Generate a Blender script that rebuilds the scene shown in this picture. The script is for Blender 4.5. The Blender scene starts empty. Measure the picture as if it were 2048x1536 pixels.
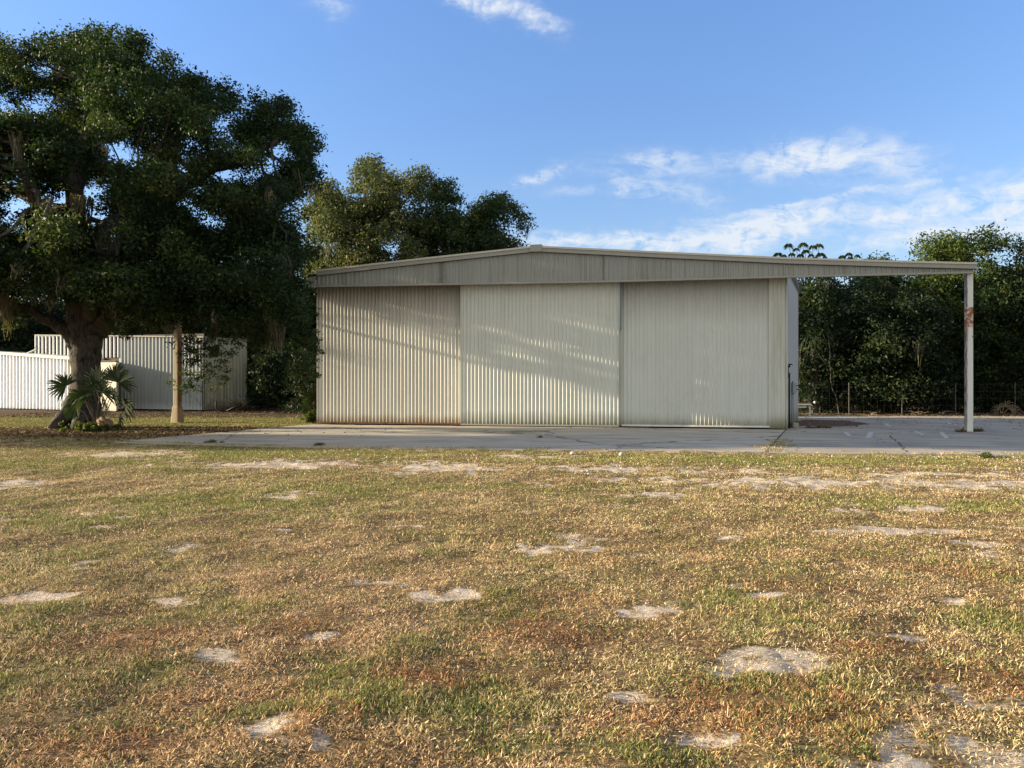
import bpy, math, random
import numpy as np
from mathutils import Vector
R = math.radians
random.seed(7)
sc = bpy.context.scene
col = sc.collection

# ------------------------------------------------------------------ camera, sky, sun, exposure
F = 1538.0            # focal length of the photograph in its own pixels (2048 wide)
HZ = 757.0            # row of the horizon
EYE = 1.6
cam_data = bpy.data.cameras.new('camera')
cam_data.sensor_width = 36.0
cam_data.lens = F / 2048 * 36.0
cam_data.shift_y = -(768 - HZ) / 2048
cam_data.clip_end = 3000
cam = bpy.data.objects.new('camera', cam_data)
cam.location = (0, 0, EYE)
cam.rotation_euler = (R(90), 0, 0)
col.objects.link(cam)
sc.camera = cam

SUN_EL, SUN_A = R(12.5), R(-4.0)      # elevation; light travels along (cos A, sin A)
to_sun = Vector((-math.cos(SUN_EL) * math.cos(SUN_A), -math.cos(SUN_EL) * math.sin(SUN_A), math.sin(SUN_EL)))
sun = bpy.data.lights.new('sun', 'SUN')
sun.energy = 5.0
sun.angle = R(0.5)
sun.color = (1.0, 0.83, 0.58)
so = bpy.data.objects.new('sun', sun)
so.rotation_euler = to_sun.to_track_quat('Z', 'Y').to_euler()
so.location = (-40, 0, 30)
col.objects.link(so)
SKY_STRENGTH = 0.10
sc.view_settings.view_transform = 'Standard'
sc.view_settings.look = 'None'
sc.view_settings.gamma = 1
sc.view_settings.use_curve_mapping = False
sc.view_settings.exposure = 1.5
sc.cycles.max_bounces = 6
sc.cycles.transparent_max_bounces = 4
sc.cycles.sample_clamp_indirect = 6

world = bpy.data.worlds.new('World')
sc.world = world
world.use_nodes = True
wt = world.node_tree
wt.nodes.clear()

def N(tree, kind, **kw):
    n = tree.nodes.new(kind)
    for k, v in kw.items():
        setattr(n, k, v)
    return n

class G:
    """small node graph helper"""
    def __init__(s, tree): s.t = tree
    def link(s, a, b): s.t.links.new(a, b)
    def put(s, sock, v):
        if isinstance(v, bpy.types.NodeSocket): s.link(v, sock)
        else: sock.default_value = v
    def m(s, op, a, b=0.0, c=None, clamp=False):
        n = N(s.t, 'ShaderNodeMath', operation=op, use_clamp=clamp)
        s.put(n.inputs[0], a); s.put(n.inputs[1], b)
        if c is not None: s.put(n.inputs[2], c)
        return n.outputs[0]
    def mix(s, f, a, b, blend='MIX'):
        n = N(s.t, 'ShaderNodeMix', data_type='RGBA', blend_type=blend)
        n.clamp_factor = True
        s.put(n.inputs['Factor'], f)
        s.put(n.inputs[6], a if isinstance(a, bpy.types.NodeSocket) else tuple(a) + (1,) if len(a) == 3 else a)
        s.put(n.inputs[7], b if isinstance(b, bpy.types.NodeSocket) else tuple(b) + (1,) if len(b) == 3 else b)
        return n.outputs[2]
    def noise(s, vec, scale, detail=4, rough=0.55, dist=0.0, lac=2.0):
        n = N(s.t, 'ShaderNodeTexNoise')
        if vec is not None: s.link(vec, n.inputs['Vector'])
        n.inputs['Scale'].default_value = scale
        n.inputs['Detail'].default_value = detail
        n.inputs['Roughness'].default_value = rough
        n.inputs['Distortion'].default_value = dist
        n.inputs['Lacunarity'].default_value = lac
        return n.outputs['Fac']
    def rng(s, v, a, b, c=0.0, d=1.0, smooth=False):
        n = N(s.t, 'ShaderNodeMapRange')
        n.clamp = True
        if smooth: n.interpolation_type = 'SMOOTHSTEP'
        s.put(n.inputs[0], v)
        for i, q in enumerate((a, b, c, d)): n.inputs[1 + i].default_value = q
        return n.outputs[0]
    def vscale(s, vec, sx, sy, sz, loc=(0, 0, 0)):
        n = N(s.t, 'ShaderNodeMapping')
        s.link(vec, n.inputs[0])
        n.inputs['Scale'].default_value = (sx, sy, sz)
        n.inputs['Location'].default_value = loc
        return n.outputs[0]
    def xyz(s, vec):
        n = N(s.t, 'ShaderNodeSeparateXYZ'); s.link(vec, n.inputs[0]); return n.outputs
    def comb(s, x, y, z):
        n = N(s.t, 'ShaderNodeCombineXYZ')
        for i, q in enumerate((x, y, z)): s.put(n.inputs[i], q)
        return n.outputs[0]

g = G(wt)
sky = N(wt, 'ShaderNodeTexSky', sky_type='NISHITA')
sky.sun_disc = False
sky.sun_elevation = SUN_EL
sky.sun_rotation = math.atan2(to_sun.x, to_sun.y)
sky.air_density = 1.0
sky.dust_density = 0.3
sky.ozone_density = 2.0
tc = N(wt, 'ShaderNodeTexCoord')
d = g.xyz(tc.outputs['Generated'])
az = g.m('ARCTAN2', d[0], d[1])
el = g.m('ARCSINE', d[2])
def c_az(px): return math.atan((px - 1024) / F)
def c_el(px, py): return math.atan((HZ - py) / F / math.hypot(1, (px - 1024) / F))
# wisps of cirrus: (px, py, half width, half height, strength, tilt)
wisps = [(930, -8, 100, 20, .75, -.30), (1050, 30, 80, 16, .50, -.40), (655, 0, 45, 16, .35, 0), (662, 30, 22, 14, .22, 0),
         (1560, 325, 100, 28, .70, 0.03), (1705, 318, 120, 38, .70, -.06), (1840, 340, 80, 26, .22, -.1),
         (1320, 325, 105, 26, .50, -.02), (1100, 350, 55, 16, .62, .25), (1040, 366, 30, 8, .3, .2),
         (1250, 378, 22, 22, .45, .8), (1312, 380, 60, 22, .42, -.15), (1150, 388, 70, 14, .25, .1),
         (1680, 396, 240, 8, .50, .08), (1900, 412, 190, 32, .60, .05), (2060, 385, 90, 40, .5, .1), (1690, 430, 240, 14, .5, -.05),
         (1960, 462, 230, 28, .6, .02), (1400, 478, 260, 24, .75, .08), (1180, 482, 190, 17, .75, .0),
         (1540, 455, 110, 30, .55, .25), (1850, 480, 170, 18, .5, .0), (1410, 395, 50, 16, .3, -.3), (2250, 430, 200, 70, .7, 0),
         (-500, 420, 300, 60, .5, 0), (2700, 300, 300, 60, .6, .1)]
vn = g.comb(g.m('MULTIPLY', az, 1.0), g.m('MULTIPLY', el, 2.2), 0.37)
warp = g.noise(vn, 9, 5, .6)
azw = g.m('ADD', az, g.m('MULTIPLY', g.m('SUBTRACT', warp, .5), .07))
elw = g.m('ADD', el, g.m('MULTIPLY', g.m('SUBTRACT', g.noise(g.vscale(vn, 1, 1, 1, (3, 5, 1)), 13, 5, .6), .5), .045))
acc = 0.0
for (px, py, rw, rh, st, ti) in wisps:
    A, E = c_az(px), c_el(px, py)
    ca = math.cos(A)
    dx = g.m('SUBTRACT', azw, A); dy = g.m('SUBTRACT', elw, E)
    ct, sn = math.cos(ti), math.sin(ti)
    rx = rw / F * ca * ca * 1.0; ry = rh / F * ca * 1.0
    p = g.m('ADD', g.m('MULTIPLY', dx, ct / rx), g.m('MULTIPLY', dy, sn / rx))
    q = g.m('ADD', g.m('MULTIPLY', dx, -sn / ry), g.m('MULTIPLY', dy, ct / ry))
    r2 = g.m('ADD', g.m('MULTIPLY', p, p), g.m('MULTIPLY', q, q))
    e = g.m('MULTIPLY', g.m('EXPONENT', g.m('MULTIPLY', r2, -1.0)), st)
    acc = g.m('ADD', acc, e)
streak = g.noise(g.comb(g.m('ADD', g.m('MULTIPLY', az, 1.0), g.m('MULTIPLY', el, .6)), g.m('MULTIPLY', el, 3.2), 0.0), 16, 7, .62, 1.2)
curl = g.noise(g.comb(g.m('MULTIPLY', azw, 2.6), g.m('MULTIPLY', elw, 1.6), 1.7), 15, 6, .6, 1.5)
tex = g.m('ADD', g.m('MULTIPLY', streak, .6), g.m('MULTIPLY', curl, .4))
cm = g.m('MULTIPLY', acc, g.rng(tex, .37, .64, 0.06, 1.5))
cm = g.m('MINIMUM', cm, .88)
cm = g.m('MULTIPLY', cm, g.rng(cm, 0.0, .30, .35, 1.0))
hazef = g.m('MULTIPLY', g.m('EXPONENT', g.m('MULTIPLY', g.m('MAXIMUM', el, 0.0), -7.0)), .10)
dimf = g.rng(el, 0.0, .50, .60, 1.0)
tint = g.mix(1.0, sky.outputs[0], (1.06, 1.02, 1.18), 'MULTIPLY')
hs = N(wt, 'ShaderNodeHueSaturation'); hs.inputs['Saturation'].default_value = 1.12
g.link(tint, hs.inputs['Color'])
base = g.mix(hazef, g.mix(1.0, hs.outputs[0], g.comb(dimf, dimf, dimf), 'MULTIPLY'), (2.6, 3.0, 3.4))
skyc = g.mix(cm, base, (2.95, 3.15, 3.4))
# unseen cloud bank added behind the camera to lift and neutralise the ambient light
added_cloud = g.rng(g.m('ADD', g.m('MULTIPLY', d[1], -1.0), g.m('MULTIPLY', g.m('SUBTRACT', warp, .5), .5)), -.05, .35, 0.0, .9, True)
skyc = g.mix(added_cloud, skyc, (3.4, 3.38, 3.15))
bg = N(wt, 'ShaderNodeBackground')
bg.inputs['Strength'].default_value = SKY_STRENGTH
g.link(skyc, bg.inputs['Color'])
wo = N(wt, 'ShaderNodeOutputWorld')
g.link(bg.outputs[0], wo.inputs['Surface'])

# ------------------------------------------------------------------ helpers
def W(px, py, D):                      # a point seen at (px, py) standing D metres away
    return Vector(((px - 1024) / F * D, D, EYE + (HZ - py) / F * D))
def dist_ground(py): return EYE * F / (py - HZ)

def tag(o, label=None, cat=None, group=None, kind=None):
    if label: o['label'] = label
    if cat: o['category'] = cat
    if group: o['group'] = group
    if kind: o['kind'] = kind
    return o
def empty(name, loc=(0, 0, 0), rz=0.0, **kw):
    o = bpy.data.objects.new(name, None)
    o.location = loc; o.rotation_euler = (0, 0, rz)
    o.empty_display_size = .2
    col.objects.link(o)
    return tag(o, **kw)

class MB:
    def __init__(s): s.v = []; s.f = []
    def add(s, vs, fs):
        b = len(s.v)
        s.v += [tuple(p) for p in vs]
        s.f += [tuple(i + b for i in f) for f in fs]
        return s
    def box(s, x0, x1, y0, y1, z0, z1):
        vs = [(x, y, z) for z in (z0, z1) for y in (y0, y1) for x in (x0, x1)]
        return s.add(vs, [(0, 2, 3, 1), (4, 5, 7, 6), (0, 1, 5, 4), (2, 6, 7, 3), (0, 4, 6, 2), (1, 3, 7, 5)])
    def prism(s, bottom, top):           # two matching rings
        n = len(bottom)
        fs = [tuple(range(n))[::-1], tuple(range(n, 2 * n))]
        fs += [(i, (i + 1) % n, n + (i + 1) % n, n + i) for i in range(n)]
        return s.add(list(bottom) + list(top), fs)
    def tube(s, pts, rad, seg=8, jit=0.0, rnd=None, cap=True):
        pts = [Vector(p) for p in pts]
        rings = []
        ref = Vector((0.31, 0.87, 0.2)).normalized()
        for i, p in enumerate(pts):
            t = (pts[min(i + 1, len(pts) - 1)] - pts[max(i - 1, 0)]).normalized()
            if abs(t.dot(ref)) > .95: ref = Vector((1, 0, 0))
            a = t.cross(ref).normalized(); b = t.cross(a).normalized()
            rr = rad[i] if hasattr(rad, '__len__') else rad
            ring = []
            for k in range(seg):
                w = 2 * math.pi * k / seg
                q = rr * (1 + (rnd.uniform(-jit, jit) if rnd else 0))
                ring.append(p + (a * math.cos(w) + b * math.sin(w)) * q)
            rings.append(ring)
        vs = [q for r_ in rings for q in r_]
        fs = []
        for i in range(len(rings) - 1):
            for k in range(seg):
                fs.append((i * seg + k, i * seg + (k + 1) % seg, (i + 1) * seg + (k + 1) % seg, (i + 1) * seg + k))
        if cap:
            fs.append(tuple(range(seg))[::-1]); fs.append(tuple((len(rings) - 1) * seg + k for k in range(seg)))
        return s.add(vs, fs)
    def build(s, name, mat, parent=None, smooth=False, bevel=0.0):
        me = bpy.data.meshes.new(name)
        me.from_pydata(s.v, [], s.f)
        me.materials.append(mat)
        if smooth: me.polygons.foreach_set('use_smooth', [True] * len(me.polygons))
        me.update()
        o = bpy.data.objects.new(name, me)
        col.objects.link(o)
        if parent: o.parent = parent
        if bevel:
            b = o.modifiers.new('bevel', 'BEVEL'); b.width = bevel; b.segments = 2; b.limit_method = 'ANGLE'
        return o

def np_mesh(name, V, Fc, mat, parent=None, attr=None, smooth=False, colors=None):
    me = bpy.data.meshes.new(name)
    n, m, k = len(V), len(Fc), Fc.shape[1]
    me.vertices.add(n); me.vertices.foreach_set('co', np.ascontiguousarray(V, dtype=np.float32).ravel())
    me.loops.add(m * k); me.loops.foreach_set('vertex_index', np.ascontiguousarray(Fc, dtype=np.int32).ravel())
    me.polygons.add(m); me.polygons.foreach_set('loop_start', np.arange(0, m * k, k, dtype=np.int32))
    me.update(calc_edges=True)
    if attr is not None:
        for an, av in attr.items():
            a = me.attributes.new(an, 'FLOAT', 'POINT'); a.data.foreach_set('value', np.ascontiguousarray(av, dtype=np.float32))
    if colors is not None:
        for an, av in colors.items():
            a = me.attributes.new(an, 'FLOAT_COLOR', 'POINT'); a.data.foreach_set('color', np.ascontiguousarray(av, dtype=np.float32).ravel())
    if smooth: me.polygons.foreach_set('use_smooth', np.ones(m, dtype=bool))
    me.materials.append(mat)
    o = bpy.data.objects.new(name, me)
    col.objects.link(o)
    if parent: o.parent = parent
    return o

def vnoise(x, y, scale, seed, octaves=3):
    out = np.zeros_like(x, dtype=np.float64); amp = 1.0; tot = 0
    for o_ in range(octaves):
        rg = np.random.RandomState(seed + o_ * 17)
        T = rg.rand(256, 256)
        ca_, sa_ = math.cos(.65 + 1.1 * o_), math.sin(.65 + 1.1 * o_)
        gx = (x * ca_ + y * sa_) / scale + rg.rand() * 100; gy = (y * ca_ - x * sa_) / scale + rg.rand() * 100
        ix = np.floor(gx).astype(int); iy = np.floor(gy).astype(int)
        fx = gx - ix; fy = gy - iy
        fx = fx * fx * (3 - 2 * fx); fy = fy * fy * (3 - 2 * fy)
        a = T[ix % 256, iy % 256]; b = T[(ix + 1) % 256, iy % 256]; c = T[ix % 256, (iy + 1) % 256]; d_ = T[(ix + 1) % 256, (iy + 1) % 256]
        out += amp * ((a * (1 - fx) + b * fx) * (1 - fy) + (c * (1 - fx) + d_ * fx) * fy)
        tot += amp; amp *= .55; scale *= .5
    return out / tot

# ------------------------------------------------------------------ materials
def mat_new(name):
    m = bpy.data.materials.new(name); m.use_nodes = True
    t = m.node_tree; t.nodes.clear()
    return m, G(t)
def finish(gg, colr, rough=.8, bump=None, bstr=.3, bdist=.01, spec=.3, metal=0.0):
    p = N(gg.t, 'ShaderNodeBsdfPrincipled')
    gg.put(p.inputs['Base Color'], colr if isinstance(colr, bpy.types.NodeSocket) else tuple(colr) + (1,))
    gg.put(p.inputs['Roughness'], rough)
    p.inputs['Specular IOR Level'].default_value = spec
    p.inputs['Metallic'].default_value = metal
    if bump is not None:
        b = N(gg.t, 'ShaderNodeBump'); b.inputs['Strength'].default_value = bstr; b.inputs['Distance'].default_value = bdist
        gg.link(bump, b.inputs['Height']); gg.link(b.outputs[0], p.inputs['Normal'])
    o = N(gg.t, 'ShaderNodeOutputMaterial'); gg.link(p.outputs[0], o.inputs[0])
    return p
def objco(gg): return N(gg.t, 'ShaderNodeTexCoord').outputs['Object']

def plain(name, c, rough=.7, var=.25, scale=6, spec=.3, metal=0.0, bstr=.2):
    m, q = mat_new(name); co = objco(q)
    n = q.noise(co, scale, 6, .6)
    c2 = tuple(x * (1 - var) for x in c); c3 = tuple(min(1, x * (1 + var)) for x in c)
    finish(q, q.mix(q.rng(n, .3, .7), c2, c3), rough, q.noise(co, scale * 8, 3), bstr, .004, spec, metal)
    return m

def sheet_metal(name, c, dirt=(.20, .18, .13), stain=None, stain_h=0.35, streak=.45, low=.35, rough=.5, seam=None, top_shade_dirt=None, stainx=None, panels=None):
    """painted ribbed sheet: long vertical streaks, a grubby foot, stains with their own outline"""
    m, q = mat_new(name); co = objco(q); x = q.xyz(co)
    big = q.noise(co, .7, 4, .6)
    st = q.noise(q.vscale(co, 9, 3, .35), 1.0, 6, .7)
    st2 = q.noise(q.vscale(co, 2.2, 1, .25), 1.0, 5, .6)
    cc = q.mix(q.rng(big, .35, .7, 0, .35), c, tuple(v * .84 for v in c))
    cc = q.mix(q.rng(st, .48, .72, 0, streak), cc, dirt)
    cc = q.mix(q.rng(st2, .55, .8, 0, streak * .5), cc, dirt)
    fn = q.m('ADD', x[2], q.m('MULTIPLY', q.m('SUBTRACT', q.noise(q.vscale(co, 3.5, 1, .8), 1.0, 5, .7), .5), -.9 * low))
    foot = q.rng(fn, 0.05, low, .75, 0.0)
    cc = q.mix(foot, cc, dirt)
    if stain:
        sn = q.m('ADD', x[2], q.m('MULTIPLY', q.m('SUBTRACT', q.noise(q.vscale(co, 5, 1, .6), 1.0, 5, .7), .5), -1.1 * stain_h))
        sf = q.rng(sn, 0.0, stain_h, .85, 0.0)
        if stainx: sf = q.m('MULTIPLY', sf, q.rng(x[0], stainx[0], stainx[1], 0.0, 1.0, True))
        cc = q.mix(sf, cc, stain)
    if top_shade_dirt:  # header's shade on the door top painted in, together with dirt
        cc = q.mix(q.rng(q.m('ADD', x[2], q.m('MULTIPLY', q.m('SUBTRACT', st2, .5), .8)), 3.3, 4.9, 0.0, top_shade_dirt), cc, (.16, .14, .11))
    if panels:      # weathering differs from sheet to sheet
        wn = N(q.t, 'ShaderNodeTexWhiteNoise', noise_dimensions='1D')
        q.link(q.m('FLOOR', q.m('DIVIDE', x[0], panels)), wn.inputs['W'])
        cc = q.mix(q.m('MULTIPLY', wn.outputs['Value'], .22), cc, tuple(v * .6 for v in c))
    if seam:        # dark runs where sheets overlap
        for sx, sw, sa in seam:
            dx = q.m('ABSOLUTE', q.m('SUBTRACT', q.m('ADD', x[0], q.m('MULTIPLY', q.m('SUBTRACT', q.noise(co, 6, 4), .5), sw)), sx))
            cc = q.mix(q.m('MULTIPLY', q.rng(dx, 0.0, sw, sa, 0.0), q.rng(st, .3, .6, .5, 1.0)), cc, (.10, .10, .07))
    finish(q, cc, rough, q.noise(co, 40, 3), .06, .003, .35)
    return m

M = {}
M['door1'] = sheet_metal('cream_ribbed_door', (.60, .60, .54), (.34, .27, .17), stain=(.22, .12, .045), stain_h=.34, streak=.35, low=.45, top_shade_dirt=.75)
M['door2'] = sheet_metal('pale_ribbed_door', (.62, .64, .585), (.28, .28, .20), stain=(.08, .085, .03), stain_h=.55, streak=.25, low=.22, stainx=(4.3, 5.5))
M['door3'] = sheet_metal('grey_cream_ribbed_door', (.61, .635, .59), (.33, .33, .27), stain=(.20, .18, .12), stain_h=.30, streak=.22, low=.5, top_shade_dirt=.45)
M['corner'] = sheet_metal('grimy_corner_panel', (.59, .60, .54), (.31, .30, .22), stain=(.12, .12, .05), stain_h=.4, streak=.7, low=.6)
M['header'] = sheet_metal('weathered_header_sheet', (.60, .625, .60), (.19, .20, .175), streak=.95, low=.01, panels=.92,
                          seam=[(4.55, .16, .95), (9.85, .07, .9), (1.2, .05, .4), (7.1, .05, .4), (12.4, .05, .4), (2.9, .04, .35)])
M['side'] = sheet_metal('pale_side_wall', (.50, .50, .465), (.25, .25, .18), stain=(.16, .15, .08), stain_h=.6, streak=.2, low=.5)
M['shed'] = sheet_metal('galvanised_shed_sheet', (.70, .78, .88), (.30, .32, .30), stain=(.72, .74, .76), stain_h=.45, streak=.8, low=.02, rough=.4)
M['shedend'] = sheet_metal('mossy_shed_sheet', (.50, .49, .38), (.17, .17, .09), streak=1.0, low=.5)
M['shedfront'] = sheet_metal('white_shed_sheet', (.76, .80, .88), (.5, .5, .5), streak=.25, low=.1, rough=.4)
M['mossband'] = sheet_metal('moss_streaked_sheet', (.70, .74, .78), (.12, .13, .08), stain=(.12, .12, .08), stain_h=.6, streak=.3, low=.35)
M['beige'] = sheet_metal('beige_sheet', (.50, .47, .38), (.35, .3, .2), streak=.2, low=.2)
M['trim'] = sheet_metal('weathered_trim', (.52, .52, .50), (.24, .235, .2), streak=.5, low=.01)
M['trimlight'] = sheet_metal('bright_trim', (.74, .74, .72), (.45, .43, .33), streak=.6, low=.01)
M['rail'] = plain('bare_metal_rail', (.72, .72, .70), .35, .15, 5)
M['rustrail'] = plain('rusty_rail', (.16, .09, .06), .8, .4, 8)
M['dark'] = plain('dark_steel_gap_shade', (.02, .02, .025), .7, .3, 8)  # dark steel, also standing in for shade in the door gaps
M['bluesteel'] = plain('blue_grey_track', (.42, .50, .58), .4, .1, 5)
M['brownwall'] = plain('dark_brown_steel', (.05, .04, .034), .7, .4, 3)
M['box'] = plain('grey_electrical_enclosure', (.25, .28, .30), .5, .1, 5)
M['block'] = plain('rough_concrete_block', (.30, .27, .22), .9, .3, 9)
M['galv'] = plain('galvanised_post', (.07, .07, .065), .6, .3, 9)
M['black'] = plain('black_rubber', (.02, .02, .02), .7, .2, 9)
M['whitemetal'] = plain('white_painted_steel', (.7, .7, .68), .5, .1, 9)
M['rust'] = plain('rusted_steel', (.24, .10, .04), .9, .4, 12)
M['stone'] = plain('pale_limestone_bits', (.50, .46, .39), .9, .15, 9)
M['deadfrond'] = plain('dead_palm_frond', (.17, .13, .09), .8, .3, 9)
M['log'] = plain('cut_palm_boot', (.22, .15, .09), .9, .4, 14, bstr=.8)

# post with peeled paint and a rust patch
m, q = mat_new('white_post_paint'); co = objco(q); x = q.xyz(co)
n = q.noise(co, 14, 5, .65)
c = q.mix(q.rng(q.noise(q.vscale(co, 3, 3, .5), 2.0, 5), .4, .7, 0, .5), (.66, .67, .63), (.50, .52, .50))
edge = q.rng(q.m('ADD', x[0], q.m('MULTIPLY', q.m('SUBTRACT', q.noise(q.vscale(co, 3, 3, 1), 3.0, 5, .7), .5), .10)), -.095, -.06, 1.0, 0.0)
c = q.mix(edge, c, (.12, .06, .03))
pz = q.m('ABSOLUTE', q.m('SUBTRACT', x[2], 3.42))
patch = q.m('MULTIPLY', q.rng(pz, .28, .30, 1.0, 0.0), q.rng(q.noise(co, 7, 3, .6), .44, .5, 0.0, 1.0))
c = q.mix(q.rng(pz, .28, .31, 1.0, 0.0), c, (.52, .47, .40))
c = q.mix(patch, c, (.26, .10, .055))
run = q.m('MULTIPLY', q.rng(x[2], 2.3, 3.2, 0.0, 1.0), q.rng(x[2], 3.2, 3.25, 1.0, 0.0))
c = q.mix(q.m('MULTIPLY', run, q.rng(q.noise(q.vscale(co, 18, 18, .8), 1.0, 4), .5, .62, 0, .7)), c, (.34, .20, .12))
c = q.mix(q.rng(q.noise(co, 9, 2), .70, .73, 0, 1), c, (.10, .05, .03))
c = q.mix(q.rng(x[2], .0, .5, .5, 0.0), c, (.75, .75, .70))
finish(q, c, .5, n, .1, .003)
M['post'] = m
# wooden / concrete pole with rust runs on one side
m, q = mat_new('stained_pole'); co = objco(q); x = q.xyz(co)
n = q.noise(q.vscale(co, 6, 6, .7), 2.0, 6, .65)
c = q.mix(q.rng(n, .35, .7), (.46, .43, .31), (.35, .325, .23))
c = q.mix(q.rng(q.m('ADD', x[0], q.m('MULTIPLY', q.m('SUBTRACT', n, .5), .12)), .03, .10), c, (.20, .085, .03))
c = q.mix(q.rng(x[2], .45, .8, .5, 0.0), c, (.46, .37, .25))
c = q.mix(q.rng(x[2], 2.6, 3.6, .0, .6), c, (.30, .30, .20))
finish(q, c, .85, n, .4, .01)
M['pole'] = m
# bark
def bark(name, a, b, s=1.0):
    m, q = mat_new(name); co = objco(q)
    v = q.vscale(co, 5 * s, 5 * s, 1.3 * s)
    n = q.noise(v, 2.2, 7, .7, .6)
    n2 = q.noise(co, 2.0, 4)
    c = q.mix(q.rng(n, .35, .65), a, b)
    c = q.mix(q.rng(n2, .5, .7, 0, .4), c, (.13, .135, .12))
    finish(q, c, .95, n, 1.0, .05, .15)
    return m
M['bark'] = bark('oak_bark', (.015, .013, .011), (.15, .135, .115), 1.5)
M['bark2'] = bark('wood_bark', (.02, .017, .014), (.07, .06, .05))
# leaves
def leafmat(name, cols, trans=.32, rough=.6, dark=None):
    m, q = mat_new(name)
    a = N(q.t, 'ShaderNodeAttribute', attribute_name='rnd').outputs['Fac']
    cr = N(q.t, 'ShaderNodeValToRGB')
    q.link(a, cr.inputs[0])
    cr.color_ramp.elements[0].position = 0; cr.color_ramp.elements[0].color = tuple(cols[0]) + (1,)
    cr.color_ramp.elements[1].position = 1; cr.color_ramp.elements[1].color = tuple(cols[-1]) + (1,)
    for i in range(1, len(cols) - 1):
        e = cr.color_ramp.elements.new(i / (len(cols) - 1)); e.color = tuple(cols[i]) + (1,)
    c = cr.outputs[0]
    p = N(q.t, 'ShaderNodeBsdfPrincipled'); q.link(c, p.inputs['Base Color']); p.inputs['Roughness'].default_value = rough
    p.inputs['Specular IOR Level'].default_value = .22
    t = N(q.t, 'ShaderNodeBsdfTranslucent')
    q.link(q.mix(1.0, c, (1.25, 1.25, .55), 'MULTIPLY'), t.inputs['Color'])
    ms = N(q.t, 'ShaderNodeMixShader'); ms.inputs[0].default_value = trans
    q.link(p.outputs[0], ms.inputs[1]); q.link(t.outputs[0], ms.inputs[2])
    o = N(q.t, 'ShaderNodeOutputMaterial'); q.link(ms.outputs[0], o.inputs[0])
    return m
M['oakleaf'] = leafmat('oak_leaves', [(.009, .020, .008), (.017, .036, .012), (.030, .056, .017), (.062, .090, .025), (.13, .135, .042)])
M['oliveleaf'] = leafmat('olive_leaves', [(.042, .058, .026), (.068, .088, .036), (.105, .122, .047), (.155, .162, .065), (.22, .205, .10)])
M['darkleaf'] = leafmat('dark_leaves', [(.018, .034, .014), (.030, .052, .019), (.045, .075, .024), (.075, .10, .032), (.12, .13, .04)])
M['shadeleaf'] = leafmat('shade_darkened_leaves', [(.005, .010, .005), (.009, .018, .008), (.016, .031, .012), (.032, .050, .018), (.065, .08, .03)])  # shade under the trees put into the leaf colour
M['vineleaf'] = leafmat('vine_leaves', [(.03, .05, .012), (.055, .085, .018), (.09, .125, .026), (.15, .18, .045), (.24, .25, .08)])
M['palmleaf'] = leafmat('palmetto_leaves', [(.020, .038, .018), (.032, .055, .022), (.05, .08, .03)], .2)
M['moss'] = leafmat('spanish_moss', [(.10, .095, .065), (.16, .15, .11), (.24, .22, .165)], .3, .9)
M['litter'] = leafmat('fallen_leaves', [(.07, .045, .025), (.13, .085, .045), (.22, .15, .08), (.34, .26, .15)], .1, .8)

# ------------------------------------------------------------------ ground
# the hangar front line
TH = R(-9.62)
DU = np.array([math.cos(TH), math.sin(TH)])
O2 = np.array([(633 - 1024) / F * 26.5, 26.5])
DY = np.array([-math.sin(TH), math.cos(TH)])      # inward
def px2u(px, yl=0.0):
    """local x on the plane local y = yl that is seen at column px"""
    k = (px - 1024) / F
    base = O2 + DY * yl
    # base.x + u*du.x = k*(base.y + u*du.y)
    return (k * base[1] - base[0]) / (DU[0] - k * DU[1])
def loc2w(u, yl): return O2 + DU * u + DY * yl
def zat(u, yl, py): return EYE + (HZ - py) / F * loc2w(u, yl)[1]

# concrete apron outline in world x, y
def gpt(px, py):
    D = dist_ground(py); return ((px - 1024) / F * D, D)
apron = [gpt(228, 885), gpt(530, 893.5), gpt(1000, 900.5), gpt(1530, 907), tuple(loc2w(px2u(1571), -.05)), tuple(loc2w(0.0, -.05)), tuple(loc2w(-.35, -.4))]
slab_r = [gpt(1530, 907), gpt(2048, 912.5), gpt(2500, 917), gpt(2500, 836), gpt(1740, 832), gpt(1590, 830), (10.75, 28.9), tuple(loc2w(px2u(1571), -.05))]

def in_poly(x, y, poly, grow=0.0):
    inside = np.zeros(x.shape, bool)
    n = len(poly); j = n - 1
    for i in range(n):
        xi, yi = poly[i]; xj, yj = poly[j]
        c = ((yi > y) != (yj > y)) & (x < (xj - xi) * (y - yi) / (yj - yi + 1e-12) + xi)
        inside ^= c; j = i
    return inside
def seg_dist(x, y, poly):
    d_ = np.full(x.shape, 1e9); n = len(poly)
    for i in range(n):
        ax, ay = poly[i]; bx, by = poly[(i + 1) % n]
        vx, vy = bx - ax, by - ay
        t = np.clip(((x - ax) * vx + (y - ay) * vy) / (vx * vx + vy * vy), 0, 1)
        d_ = np.minimum(d_, np.hypot(x - ax - t * vx, y - ay - t * vy))
    return d_

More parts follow.
